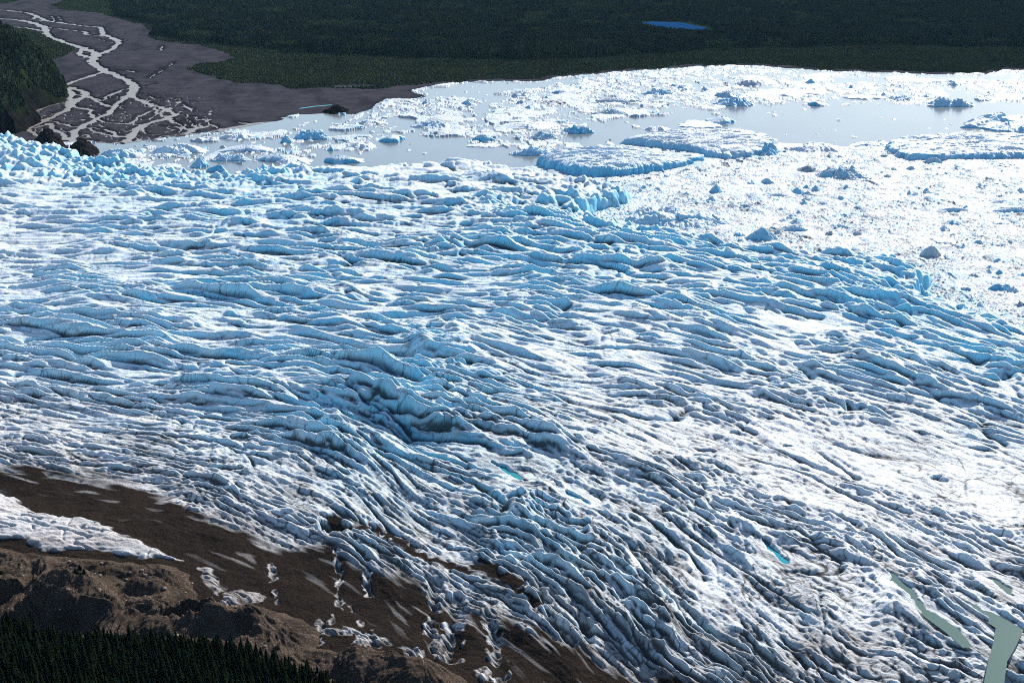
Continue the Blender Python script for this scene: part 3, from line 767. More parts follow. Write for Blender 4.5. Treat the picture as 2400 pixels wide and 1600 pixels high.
# ---- dark rock outcrops between glacier and lake
def rock_mesh(pts, hgt, seed, mat, name='rock_outcrop'):
    P = wpts(pts, 0); cx = sum(p[0] for p in P) / len(P); cy = sum(p[1] for p in P) / len(P)
    x0, x1 = min(p[0] for p in P) - 6, max(p[0] for p in P) + 6; y0, y1 = min(p[1] for p in P) - 6, max(p[1] for p in P) + 6
    xs = np.arange(x0, x1, 1.2); ys = np.arange(y1, y0, -2.2)
    X, Y = np.meshgrid(xs, ys); X = X.astype(f4); Y = Y.astype(f4)
    q = sdist(X + noise(X / 10, Y / 10, seed) * 3, Y + noise(X / 10, Y / 10, seed + 1) * 4, P).astype(f4)
    Z = hgt * sstep(-1, 26, q) * (0.55 + 0.6 * ridged(X / 22, Y / 30, seed + 2)) + sstep(0, 6, q) * (ridged(X / 8, Y / 12, seed + 3) * 3.5 + noise(X / 3, Y / 4, seed + 4) * 1.2) - 3 * sstep(1, -2, q)
    o = sheet(name, X - cx, Y - cy, Z, mat, keep=q > -3)
    o.location = (cx, cy, 0)
    return o
ROCK = simple_mat('dark_rock', (0.006, 0.0055, 0.006), (0.026, 0.023, 0.022), 0.25, 0.9, 0.4, 0.68, 0.8)
tag(rock_mesh([(84, 326), (118, 318), (144, 334), (166, 352), (146, 372), (100, 365), (80, 345)], 26, 401, ROCK), 'jagged dark rock outcrop behind the ice towers, leftmost of two', 'rock outcrop', 'dark rocks between glacier and lake')
tag(rock_mesh([(164, 344), (200, 341), (232, 350), (236, 358), (218, 368), (180, 375), (152, 364)], 17, 411, ROCK), 'jagged dark rock outcrop ending in the lake beside the ice towers', 'rock outcrop', 'dark rocks between glacier and lake')
tag(rock_mesh([(752, 264), (772, 256), (800, 254), (824, 260), (815, 266), (780, 268)], 9, 421, ROCK, 'gravel_mound'), 'dark gravel mound beside the turquoise pool on the shore', 'mound')

# ================================================================ BRASH ICE
OPEN = [[(180, 338), (300, 344), (430, 326), (540, 315), (530, 335), (480, 345), (300, 342), (225, 372), (150, 385)],
        [(560, 298), (700, 276), (760, 278), (700, 300), (600, 312)],
        [(910, 312), (980, 318), (1040, 322), (1100, 335), (1190, 345), (1240, 360), (1260, 390), (1200, 400), (900, 410), (860, 395), (850, 380), (870, 350), (905, 330)],
        [(430, 375), (600, 385), (740, 378), (860, 385), (860, 420), (400, 425)],
        [(1000, 212), (1060, 200), (1180, 194), (1250, 194), (1340, 186), (1290, 200), (1180, 215), (1130, 224), (1010, 226)],
        [(1400, 296), (1470, 278), (1560, 270), (1590, 260), (1700, 258), (1760, 245), (1850, 245), (1960, 250), (2060, 240), (2170, 250), (2290, 242), (2420, 245), (2600, 245), (2600, 330), (2300, 318), (2050, 330), (1990, 345), (1830, 330), (1720, 300), (1500, 318), (1470, 330), (1300, 330)],
        [(1330, 315), (1400, 305), (1450, 320), (1440, 335), (1320, 335)],
        [(1850, 163), (1940, 168), (1960, 173), (1870, 175)], [(1950, 182), (2060, 180), (2070, 192), (1970, 195)], [(930, 275), (970, 280), (960, 300), (920, 296)], [(2170, 176), (2400, 180), (2400, 186), (2200, 184)], [(700, 322), (800, 320), (880, 318), (880, 300), (740, 310)]]
MEL = [(1395, 424), (1440, 414), (1500, 412), (1600, 398), (1680, 384), (1760, 366), (1830, 345), (1870, 340), (1985, 345), (2060, 340), (2200, 340), (2800, 350), (3100, 1000), (2200, 860), (1350, 620), (1330, 430)]
U, V, X, Y = frame_grid(-200, 2660, 150, 850, 2.0, 1.0, 0.0)
shr = sdist(X, Y, wpts(SHORE)).astype(f4)
mel = sdist(X + noise(X / 40, Y / 40, 501) * 12, Y + noise(X / 40, Y / 40, 502) * 12, wpts(MEL)).astype(f4)
opn = np.zeros(X.shape, f4)
wx = X + noise(X / 45, Y / 70, 503) * 22; wy = Y + noise(X / 60, Y / 90, 504) * 34
for P in OPEN:
    opn = np.maximum(opn, sstep(-28, 12, sdist(wx, wy, wpts(P))))
cov = 0.64 + 0.6 * noise(X / 110, Y / 240, 505)
cov = cov - 0.18 * sstep(1900, 2100, U) * sstep(255, 230, V) - 0.32 * sstep(1000, 700, U)
cov = cov * (1 - opn) + 0.012 * opn
melw = sstep(-6, 8, mel)
Z = np.full(X.shape, -0.8, f4); bl_ = np.zeros(X.shape, f4); dr = np.zeros(X.shape, f4)
for Lx, Ly, seed, gap, zt in ((75, 110, 511, 0.10, 2.2), (34, 60, 521, 0.12, 1.8), (16, 34, 531, 0.14, 1.3), (8, 20, 541, 0.18, 0.9)):
    F1, F2, ci, cj, vx, vy = voronoi((X + noise(X / Lx * 2, Y / Ly * 2, seed) * Lx * 0.18) / Lx, (Y + noise(X / Lx * 2, Y / Ly * 2, seed + 1) * Ly * 0.18) / Ly, seed + 2)
    pres = h01(ci, cj, seed + 3)
    share = {75: 0.24, 34: 0.40, 16: 0.55, 8: 0.62}[Lx]
    on = (pres < cov * share + (0.02 if Lx > 50 else 0) * 0) & (F2 - F1 > gap) & ((shr < -2))
    on &= (opn < 0.5) | ((pres < 0.01) & (Lx < 20))
    ht = zt * (0.5 + 0.8 * h01(ci, cj, seed + 4)) + np.clip(F2 - F1 - gap, 0, .4) * zt * 0.8 + noise(X / Lx * 3, Y / Ly * 3, seed + 5) * 0.35
    Z = np.where(on, np.maximum(Z, ht), Z)
    dr = np.where(on & (h01(ci, cj, seed + 6) > 0.9), 0.35, dr)
lump = np.zeros(X.shape, f4)
for Lx, seed, hh, dens in ((3.5, 551, 1.5, 0.75), (7.5, 561, 2.4, 0.5), (15, 571, 3.6, 0.32), (30, 581, 5.5, 0.16)):
    F1, F2, ci, cj, vx, vy = voronoi(X / Lx, Y / (Lx * 1.25), seed)
    r = 0.25 + 0.4 * h01(ci, cj, seed + 1); on = h01(ci, cj, seed + 2) < dens
    body = np.clip((1 - (F1 / r) ** 1.6), 0, 1) ** 0.55 * hh * (0.4 + 0.8 * h01(ci, cj, seed + 3)) * (1 + (h01(ci, cj, seed + 4) - .5) * vx * 2 + (h01(ci, cj, seed + 5) - .2) * vy * 2)
    body = np.where(on, np.maximum(body, 0), 0)
    lump = np.maximum(lump, body)
    bl_ = np.where((body > 0.25 * hh) & (h01(ci, cj, seed + 6) > 0.35), np.maximum(bl_, 0.4 + 0.5 * h01(ci, cj, seed + 7)), bl_)
    dr = np.where((body > 0.1) & (h01(ci, cj, seed + 8) > 0.88), 0.5, dr)
patch = sstep(-0.35, 0.25, fbm(X / 90, Y / 120, 590, 2))
lump = lump * (0.5 + 0.5 * patch)
bl_ = bl_ * (0.6 + 0.4 * patch)
roll = noise(X / 60, Y / 90, 591) * 0.7 + ridged((X + Y * .2) / 45, Y / 60, 592) * 1.3 + noise(X / 14, Y / 20, 593) * 0.5 + noise(X / 3, Y / 4, 594) * .6
mz = 0.7 + roll + lump * 0.9
hole = sstep(0.34, 0.42, noise(X / 18, Y / 26, 595)) * (0.25 + 0.75 * sstep(60, 10, mel)) * 1.0
mz = np.where(hole > 0.5, -0.6, mz)
Zl = Z + np.where(Z > 0, lump * 0.45, 0)
Z = Zl * (1 - melw) + np.maximum(mz, -0.6) * melw
Z = np.where(shr > -1, -0.8, Z)
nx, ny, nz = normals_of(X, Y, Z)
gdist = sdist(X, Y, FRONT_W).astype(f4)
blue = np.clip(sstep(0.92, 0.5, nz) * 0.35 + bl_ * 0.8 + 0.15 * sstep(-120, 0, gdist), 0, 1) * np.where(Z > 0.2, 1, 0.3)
dirtm = dr * 0.5 * patch + 0.45 * sstep(0.1, 0.5, fbm(X / 26, Y / 26, 596, 3)) * melw + 0.7 * np.exp(-(noise(X / 7, Y / 7, 597) / 0.07) ** 2) * sstep(-.15, .3, noise(X / 50, Y / 50, 598)) * melw
dirtm = dirtm + 0.25 * sstep(0.2, 0.45, fbm(X / 40, Y / 60, 599, 2)) * (1 - melw)
BICE = ice_material('brash_ice', (0.50, 0.52, 0.55), (0.10, 0.45, 0.64), (0.07, 0.055, 0.05))
keep = (Z > -0.45) & (gdist < 25)
tag(sheet('brash_ice', X, Y, Z, BICE, {'blue': blue, 'dirt': np.clip(dirtm, 0, 0.8)}, keep=keep, smooth=False),
    'dense white brash ice and floes covering the lake', 'brash ice', kind='stuff')

# ================================================================ ICEBERGS
BERG = ice_material('iceberg_ice', (0.70, 0.75, 0.80), (0.07, 0.50, 0.76), (0.07, 0.055, 0.05))
def berg_mesh(R, hfun, nr, na, attrs_fun, cliff=0.10):
    """polar height field: R(theta) outline metres, hfun(x, y, rho) height"""
    th = np.linspace(0, 2 * np.pi, na, endpoint=False).astype(f4)
    rho = np.concatenate([np.linspace(0.0, 1 - cliff, nr), [1 - cliff * 0.6, 1 - cliff * 0.3, 1.0, 1.03]]).astype(f4)
    rho[0] = 0.004
    RR, TT = np.meshgrid(rho, th, indexing='ij')
    Rr = R(th)[None, :]
    X = RR * Rr * np.cos(TT); Y = RR * Rr * np.sin(TT)
    Z = hfun(X, Y, np.minimum(RR / (1 - cliff), 1))
    m = np.array([1.0] * nr + [0.86, 0.5, 0.02, 0]).astype(f4)[:, None]
    Z = np.maximum(Z, 0.25) * m; Z[-1] = -1.5
    idx = np.arange(len(rho) * na, dtype=np.int32).reshape(len(rho), na)
    a = idx[:-1]; b_ = idx[1:]
    F = np.stack([a, b_, np.roll(b_, -1, 1), np.roll(a, -1, 1)], -1).reshape(-1, 4)
    # horizontal roughness of the cliffs
    k = noise(TT * 9, Z / 4 + RR * 3, 611) * (RR > 0.85) * 0.03
    X = X * (1 + k); Y = Y * (1 + k)
    ax_, ay_, az_ = [np.gradient(q, axis=1) for q in (X, Y, Z)]; bx_, by_, bz_ = [np.gradient(q, axis=0) for q in (X, Y, Z)]
    nz_ = np.abs(ax_ * by_ - ay_ * bx_); nL = np.sqrt((ay_ * bz_ - az_ * by_) ** 2 + (az_ * bx_ - ax_ * bz_) ** 2 + nz_ ** 2) + 1e-9
    A = attrs_fun(X, Y, Z, nz_ / nL)
    V = np.stack([X, Y, Z], -1).reshape(-1, 3)
    return V, F, A

def heights(kind, a, b, H, seed, ang):
    """a, b = half sizes in metres"""
    ca, sa = math.cos(ang), math.sin(ang)
    def f(X, Y, r):
        u = (X * ca + Y * sa) / a; v = (-X * sa + Y * ca) / b
        L = max(min(a, b) / 4, 2.5)
        rough = ridged(X / L, Y / L, seed) * 0.22 + noise(X / L * 2.5, Y / L * 2.5, seed + 1) * 0.10
        if kind in ('tab', 'tabl'):
            if kind == 'tabl': return heights('tab', a, b, H, seed, ang)(X, Y, r) * (0.98 - 0.42 * sstep(-0.3, 1.0, X / a))
            ln = noise(X / 60, Y / 40, seed + 7) * 8
            st = ridged((X + Y * .5) / 70, (Y - X * .18 + ln) / 13, seed + 2) * 0.20 + ridged((X + Y * .5) / 30, (Y - X * .18 + ln) / 6, seed + 3) * 0.10
            return H * (0.68 + st + 0.12 * noise(X / 60, Y / 60, seed + 4)) * (0.75 + 0.25 * (1 - r ** 6)) + noise(X / 4, Y / 5, seed + 5) * .5
        if kind == 'floe':
            return H * (0.5 + 0.5 * (1 - r ** 2) + 0.35 * noise(X / L, Y / L, seed))
        if kind == 'dome':
            return H * ((1 - r ** 2.6) * (0.62 + 0.45 * noise(X / a * 1.6 + seed, Y / b * 1.6, seed + 3)) + 0.10 + rough * 0.7 * (1 - r ** 4))
        if kind == 'peak':
            px, py = 0.25 * math.cos(seed), -0.15
            d = np.sqrt(((X / a - px) / 0.95) ** 2 + ((Y / b - py) / 0.9) ** 2)
            return H * (np.clip(1 - d, 0, 1) ** 1.1 + 0.12 * (1 - r ** 3) + rough * 0.7 * (1 - r ** 3))
        if kind == 'wedge':      # gentle far side, steep near side
            crest = -0.35 + 0.2 * np.sin(X / a * 2 + seed)
            yb = Y / b
            back = np.clip((1.0 - yb) / (1.0 - crest), 0, 1); front = np.clip((yb + 1.0) / (crest + 1.0), 0, 1) ** 0.5
            along = np.clip(1 - np.abs(X / a - 0.2 * math.sin(seed * 2.1)) ** 1.6, 0, 1)
            return H * (np.minimum(back, front) * along * 0.95 + 0.06 + rough * 0.35 * (1 - r ** 4))
        # crag
        F1, F2, ci, cj, vx, vy = voronoi(X / (L * 1.9) + noise(X / L, Y / L, seed) * .3, Y / (L * 1.7), seed + 6)
        fac = (0.25 + 0.75 * h01(ci, cj, seed + 8)) * (1 + (h01(ci, cj, seed + 9) - .5) * vx * 1.6 + (h01(ci, cj, seed + 10) - .1) * vy * 1.6) * (0.55 + 0.45 * sstep(0, .14, F2 - F1))
        return H * (0.10 + 0.80 * fac * (1 - r ** 4) + 0.12 * ridged(X / (L * .6), Y / (L * .7), seed + 4))
        rr = ridged(X / (L * 1.3), Y / (L * 1.6), seed + 3) ** 1.4 * 0.6 + ridged(X / (L * .6), Y / (L * .7), seed + 4) * 0.3
        return H * (0.15 + rr * (1 - r ** 4) + 0.25 * (1 - r ** 2))
    return f

def make_attrs(blue, dirt, seed):
    def f(X, Y, Z, nz):
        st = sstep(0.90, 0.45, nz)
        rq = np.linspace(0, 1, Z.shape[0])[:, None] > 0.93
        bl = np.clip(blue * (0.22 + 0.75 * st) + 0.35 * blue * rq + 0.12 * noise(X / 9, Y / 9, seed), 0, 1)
        d = np.clip(dirt * (0.55 + 0.7 * fbm(X / 9, Y / 9, seed + 2, 3)) + 0.4 * dirt * np.exp(-(noise(X / 7, Z / 5 + Y / 7, seed + 3) / 0.07) ** 2), 0, .9)
        v = np.exp(-(noise(X / 8 + Z / 5, Y / 8, seed + 9) / 0.035) ** 2) * 0.3
        return {'blue': bl.ravel(), 'dirt': np.clip(d + v * 0.6, 0, 0.9).ravel()}
    return f

bcount = 0
def put_berg(uL, uR, vB, vT, hp, kind, blue, dirt, label, group=None):
    global bcount
    bcount += 1
    seed = 700 + bcount * 13
    uc = (uL + uR) / 2
    _, yn = ground_at(uc, vB, 0); _, yf = ground_at(uc, min(vT + hp, vB - 3), 0)
    b = max((yf - yn) / 2, 4.0); yc = yn + b; xc, _ = ground_at(uc, photo_at(0, yc, 0)[1], 0)
    xc = float(xc); yc = float(yc)
    sl = math.hypot(yc, CH)
    a = (uR - uL) / 2 * sl / FPX * 1.0
    H = hp * sl / FPX / math.cos(math.atan2(CH, yc))
    b = min(b, a * 1.5) if kind not in ('floe', 'dome') else b
    yc = float(yn + b)
    def R(th):
        base = 1 / np.sqrt((np.cos(th) / a) ** 2 + (np.sin(th) / b) ** 2)
        return base * (0.95 + 0.38 * noise(np.cos(th) * 1.3 + seed, np.sin(th) * 1.3, seed) + 0.14 * noise(np.cos(th) * 4 + seed, np.sin(th) * 4, seed + 1))
    big = (uR - uL) > 60
    nr, na = (30, 120) if big else (16, 56)
    V, F, A = berg_mesh(R, heights(kind, a, b, H, seed, 0.1 * math.sin(seed)), nr, na, make_attrs(blue, dirt, seed))
    o = link('iceberg', fast_mesh('iceberg', V, F, BERG, A, smooth=kind in ('floe', 'dome')), loc=(xc, yc, 0))
    return tag(o, label, 'iceberg', group)

def poly_berg(pts, H, kind, blue, dirt, label, seed, name='iceberg'):
    P = np.array(wpts(pts, 0)); c = P.mean(0); P = P - c
    def R(th):
        # ray / polygon intersection from the centre
        out = np.full(th.shape, 1.0)
        for i, t in enumerate(th):
            d = np.array([math.cos(t), math.sin(t)]); best = 0
            for k in range(len(P)):
                A_ = P[k]; B_ = P[(k + 1) % len(P)]; e = B_ - A_
                den = d[0] * e[1] - d[1] * e[0]
                if abs(den) < 1e-9: continue
                tt = (A_[0] * e[1] - A_[1] * e[0]) / den; ss = (A_[0] * d[1] - A_[1] * d[0]) / den
                if tt > 0 and -1e-6 <= ss <= 1 + 1e-6: best = max(best, tt)
            out[i] = best
        k9 = np.ones(5) / 5; out = np.convolve(np.pad(out, 2, mode='wrap'), k9, 'valid')
        return (out * (1 + 0.055 * noise(th * 7, th * 0, seed) * 1.5 + 0.022 * noise(th * 30, th * 0, seed + 2))).astype(f4)
    a = np.abs(P[:, 0]).max(); b = np.abs(P[:, 1]).max()
    V, F, A = berg_mesh(R, heights(kind, a, b, H, seed, 0), 90, 420, make_attrs(blue, dirt, seed), cliff=0.07)
    o = link(name, fast_mesh('iceberg', V, F, BERG, A, smooth=False), loc=(c[0], c[1], 0))
    return tag(o, label, 'iceberg')

poly_berg([(1256, 388), (1269, 382), (1323, 371), (1435, 361), (1519, 365), (1613, 373), (1664, 376), (1626, 388), (1562, 400), (1471, 414), (1384, 416), (1323, 410), (1280, 400)], 26, 'tabl', 0.7, 0.08,
          'long flat-topped iceberg with a light blue cliff floating off the glacier front', 801)
poly_berg([(1458, 338), (1480, 332), (1520, 325), (1600, 314), (1740, 315), (1795, 328), (1815, 345), (1822, 358), (1760, 370), (1700, 375), (1664, 372), (1613, 356), (1517, 345)], 18, 'tab', 0.5, 0.12,
          'broad flat-topped white iceberg just behind the light blue cliffed one', 811)
poly_berg([(2075, 345), (2110, 335), (2180, 328), (2260, 323), (2400, 326), (2640, 330), (2660, 376), (2390, 374), (2250, 376), (2130, 378), (2078, 362)], 18, 'tab', 0.6, 0.05,
          'very long low white iceberg with hollow blue foot, cut by the right edge', 821)
poly_berg([(2254, 300), (2262, 290), (2300, 280), (2400, 276), (2500, 280), (2520, 308), (2400, 312), (2330, 308), (2290, 300)], 19, 'crag', 0.7, 0.03,
          'rounded blue and white iceberg with folded flanks at the right of the open water', 831)
poly_berg([(1452, 520), (1475, 500), (1560, 498), (1640, 505), (1716, 514), (1712, 526), (1650, 538), (1560, 534), (1490, 528)], 17, 'crag', 0.65, 0.12,
          'jagged blue ice ridge frozen into brash ice close to the glacier edge', 841)
BL = [(1649, 1719, 291, 266, 13, 'wedge', 1, 0, 'smooth deep blue wedge iceberg on the near side of the middle floes'),
 (1596, 1690, 302, 280, 4, 'floe', .4, .03, 'flat white floe with blue rim beside the smooth blue wedge'),
 (1673, 1742, 232, 207, 15, 'dome', .7, .3, 'grey blue rounded iceberg with striped flank, farther of a close pair'),
 (1676, 1765, 250, 226, 13, 'crag', 1, 0, 'saddle-shaped bright blue iceberg in front of a grey rounded one'),
 (1719, 1787, 201, 187, 9, 'crag', .3, .4, 'white iceberg with small dark streaked peaks near the far shore'),
 (1879, 1916, 200, 185, 11, 'peak', 1, 0, 'small sharp blue peak iceberg near the far shore'),
 (1736, 1945, 226, 207, 5, 'floe', .2, .02, 'huge bright white floe behind the open water'),
 (1890, 1940, 249, 232, 9, 'wedge', 1, 0, 'low blue iceberg with raised right end at the edge of open water'),
 (2076, 2142, 236, 221, 8, 'crag', .8, .05, 'low blue and white iceberg left of the large bright one in open water'),
 (2171, 2278, 252, 224, 16, 'crag', .7, .05, 'large bright crumpled iceberg mirrored in the far open water'),
 (2283, 2318, 237, 225, 6, 'wedge', .3, .1, 'small white slab iceberg right of the large crumpled one'),
 (1980, 2064, 233, 220, 4, 'floe', .1, .05, 'oval white floe in the far open water'),
 (1772, 1824, 370, 336, 22, 'crag', .9, .08, 'steep blue ice chunk at the right end of the broad white iceberg'),
 (1838, 1978, 362, 328, 16, 'dome', .35, .12, 'white dome iceberg right of the steep blue chunk'),
 (1990, 2075, 345, 325, 9, 'wedge', .4, .0, 'pointed low white iceberg at the near end of the large open water'),
 (2158, 2214, 386, 366, 14, 'wedge', .7, .2, 'grey blue wedge of ice in front of the very long white iceberg'),
 (1905, 2042, 425, 388, 20, 'crag', .8, .25, 'big lumpy blue iceberg with dirty streaks stuck in brash ice'),
 (1858, 1915, 406, 381, 14, 'wedge', .5, .75, 'nearly black dirty ice slab leaning on the big lumpy blue iceberg'),
 (2300, 2420, 396, 376, 9, 'dome', .5, .05, 'low white ice mound under the right end of the very long iceberg'),
 (1656, 1697, 456, 432, 17, 'peak', .9, .15, 'pointed blue block standing in brash ice above a smaller one'),
 (1646, 1684, 478, 458, 12, 'peak', .8, .15, 'smaller pointed blue block just below the taller one'),
 (1785, 1872, 464, 447, 9, 'wedge', .5, .1, 'long low grey blue slab in the brash ice'),
 (1870, 1918, 462, 449, 10, 'dome', .7, .2, 'rounded blue lump at the right end of the long grey slab'),
 (1966, 1993, 449, 433, 11, 'peak', .7, .3, 'small pointed grey block alone in the brash ice'),
 (2180, 2300, 500, 484, 11, 'wedge', .9, .0, 'long dark blue lens-shaped iceberg near the right edge'),
 (2312, 2450, 501, 482, 12, 'wedge', 1, .0, 'long dark blue lens-shaped iceberg cut by the right edge'),
 (2295, 2384, 479, 466, 8, 'wedge', .8, .05, 'thin blue slab behind the two lens-shaped icebergs'),
 (1741, 1840, 568, 532, 24, 'peak', .8, .2, 'large blue ice peak in brash ice beside the glacier margin'),
 (1716, 1748, 557, 542, 10, 'crag', 1, 0, 'turquoise lump at the left foot of the large blue ice peak'),
 (1804, 1895, 545, 522, 13, 'wedge', .7, .1, 'wedge of blue ice just behind the large blue ice peak'),
 (1810, 1838, 552, 538, 10, 'crag', .6, .3, 'small grey lump between the large ice peak and the wedge'),
 (2150, 2207, 606, 570, 26, 'wedge', .2, .5, 'tilted grey striped ice block beyond the glacier corner'),
 (2305, 2380, 684, 660, 17, 'dome', 1, .1, 'rounded deep blue iceberg at the right margin of the brash ice'),
 (2328, 2353, 646, 630, 12, 'dome', 1, .0, 'ball of blue ice above the rounded deep blue iceberg'),
 (2312, 2350, 657, 644, 9, 'crag', .9, .1, 'rough blue rubble lump between the ice ball and the rounded iceberg'),
 (2242, 2282, 686, 672, 9, 'crag', .8, .4, 'dark blue broken lump left of the rounded deep blue iceberg'),
 (2263, 2306, 654, 640, 10, 'dome', .4, .55, 'dark grey hump of dirty ice near the right edge'),
 (2374, 2420, 723, 705, 13, 'crag', .4, .6, 'dark dirty ice block cut by the right edge'),
 (2380, 2425, 655, 638, 12, 'crag', 1, .0, 'bright blue block cut by the right edge'),
 (1931, 1957, 554, 541, 9, 'crag', .3, .7, 'small dark dirty block left of the right-hand brash ice'),
 (1958, 1985, 537, 522, 10, 'crag', 1, .1, 'small bright blue block in the brash ice above a dark one'),
 (1908, 1949, 483, 470, 8, 'wedge', .8, .1, 'flat blue slab beside a grey hump in the brash ice'),
 (1876, 1908, 474, 460, 9, 'dome', .4, .6, 'grey dirty hump touching the flat blue slab'),
 (1196, 1295, 366, 340, 14, 'crag', .7, .0, 'bright white and blue iceberg floating left of the long flat-topped one'),
 (1104, 1160, 331, 311, 13, 'wedge', 1, .0, 'blue-fronted wedge iceberg standing in grey water'),
 (1092, 1186, 346, 334, 3, 'floe', .3, .05, 'flat white floe in front of the blue-fronted wedge'),
 (1242, 1312, 327, 307, 12, 'crag', .8, .3, 'row of small blue teeth with a white dome behind'),
 (1312, 1396, 314, 295, 13, 'crag', 1, .1, 'dark blue toothed iceberg at the edge of grey water'),
 (1172, 1312, 303, 280, 9, 'dome', .3, .02, 'wide white dome iceberg with a blue notch'),
 (883, 948, 335, 306, 13, 'wedge', .9, .0, 'white iceberg with scalloped blue front in the left open water'),
 (956, 1060, 300, 280, 10, 'crag', .9, .1, 'low blue iceberg with two humps at the edge of the floes'),
 (1072, 1108, 246, 235, 8, 'peak', 1, .0, 'small blue iceberg alone among the left far floes'),
 (1388, 1467, 270, 257, 8, 'crag', .5, .3, 'grey ridged slab among the middle floes'),
 (1390, 1516, 242, 224, 11, 'wedge', .2, .3, 'white iceberg rising to a dark striped peak'),
 (1276, 1326, 244, 233, 5, 'floe', .1, .8, 'dirty brown floe left of the dark striped peak'),
 (1198, 1247, 229, 213, 9, 'crag', .7, .1, 'row of little blue teeth by the upper left open water'),
 (1295, 1342, 219, 210, 6, 'wedge', 1, .0, 'thin blue slab among far floes'),
 (1509, 1587, 223, 208, 9, 'crag', .9, .0, 'broken blue blocks in a row among far floes'),
 (1504, 1574, 307, 293, 7, 'dome', .1, .15, 'pale low dome floating alone in the open water'),
 (757, 858, 384, 356, 15, 'wedge', .8, .0, 'white iceberg with blue pointed left end above the glacier front'),
 (815, 884, 350, 328, 11, 'dome', .2, .1, 'smooth white iceberg left of the open grey water'),
 (832, 912, 292, 278, 7, 'dome', .4, .02, 'flat white dome with blue edge near the gravel shore'),
 (224, 345, 370, 342, 17, 'dome', .7, .0, 'long white iceberg with blue undercut foot beside the rock outcrop'),
 (313, 335, 365, 350, 11, 'peak', 1, .0, 'small blue cone against the long white iceberg'),
 (352, 482, 363, 330, 19, 'dome', .4, .0, 'large smooth white iceberg with finely grooved back'),
 (449, 518, 334, 317, 7, 'floe', .3, .35, 'dusty flat iceberg behind the large smooth white one'),
 (442, 490, 394, 366, 18, 'peak', .9, .1, 'pointed blue iceberg close to the glacier front'),
 (483, 538, 403, 385, 13, 'dome', 1, .1, 'rounded blue iceberg right beside the pointed one'),
 (483, 590, 379, 356, 13, 'crag', .7, .1, 'crumbly white and blue iceberg behind the pointed one'),
 (510, 634, 357, 333, 12, 'wedge', .3, .0, 'low white tilted iceberg with a long flat back'),
 (515, 602, 328, 308, 10, 'dome', .3, .02, 'white rounded iceberg near the river mouth shore'),
 (657, 692, 336, 316, 14, 'peak', 1, .05, 'small steep blue iceberg left of the broken arch'),
 (684, 771, 328, 303, 17, 'crag', 1, .1, 'broken deep blue iceberg with hollow middle'),
 (600, 702, 379, 352, 14, 'wedge', .4, .0, 'white iceberg with grooved blue left flank'),
 (646, 733, 389, 362, 10, 'dome', .3, .0, 'low smooth white iceberg nearest the glacier front'),
 (279, 356, 382, 368, 4, 'floe', .05, .2, 'pinkish flat floe just behind the ice towers'),
 (354, 407, 370, 357, 6, 'floe', .3, .0, 'white floe below the large grooved iceberg'),
 (366, 424, 396, 381, 5, 'floe', .3, .1, 'rough pale floe touching the glacier front'),
 (765, 784, 354, 344, 8, 'peak', 1, .0, 'tiny blue pyramid above the blue pointed iceberg'),
 (775, 822, 301, 287, 7, 'floe', .4, .0, 'white floe right of the broken deep blue iceberg')]
for q in BL: put_berg(*q)
# ---- many smaller pieces: copies of a few shapes
rng = random.Random(7)
tmpl = []
for k in range(14):
    kind = ['crag', 'peak', 'wedge', 'crag', 'dome', 'floe', 'crag'][k % 7]
    blue = [1, .9, .8, .6, .5, .2, .8][k % 7]; dirt = [0.05, .1, .15, .35, .1, .1, .0][k % 7]
    a, b = 6.0, 5.0 if kind != 'floe' else 7.0
    def R(th, s=900 + k * 11, a=a, b=b):
        return (1 / np.sqrt((np.cos(th) / a) ** 2 + (np.sin(th) / b) ** 2)) * (1 + 0.25 * noise(np.cos(th) * 1.5 + s, np.sin(th) * 1.5, s))
    V_, F_, A_ = berg_mesh(R, heights(kind, a, b, 4.2 if kind != 'floe' else 1.2, 900 + k, 0), 7, 26, make_attrs(blue, dirt, 900 + k), cliff=0.16)
    tmpl.append((kind, blue, dirt, fast_mesh('iceberg_small', V_, F_, BERG, A_, smooth=False)))
AREAS = [([(1500, 420), (1900, 380), (2380, 400), (2400, 470), (1700, 470), (1480, 450)], 58, 'ice block scattered over the upper brash ice', (0.6, 2.2)),
         ([(1700, 480), (2150, 470), (2390, 505), (2390, 560), (2100, 575), (1760, 520)], 40, 'ice block scattered over the middle brash ice', (0.6, 2.0)),
         ([(2230, 560), (2390, 560), (2390, 760), (2280, 730), (2215, 680)], 36, 'ice block in the brash ice right of the glacier corner', (0.45, 1.3)),
         ([(950, 240), (1350, 210), (1700, 180), (1850, 210), (1600, 250), (1300, 270), (960, 290)], 40, 'ice block among the floes in the middle of the lake', (0.6, 1.8)),
         ([(1950, 190), (2380, 190), (2380, 232), (1960, 230)], 14, 'ice block among the far right floes', (0.7, 1.8)),
         ([(250, 350), (560, 345), (850, 300), (900, 260), (950, 260), (850, 340), (640, 350), (450, 380)], 14, 'ice block among the left floes', (0.6, 1.5)),
         ([(1400, 455), (1490, 445), (1490, 490), (1400, 500)], 10, 'ice block in the rubble by the glacier front', (0.5, 1.2))]
word = {'crag': 'rough', 'peak': 'pointed', 'wedge': 'tilted', 'dome': 'rounded', 'floe': 'flat'}
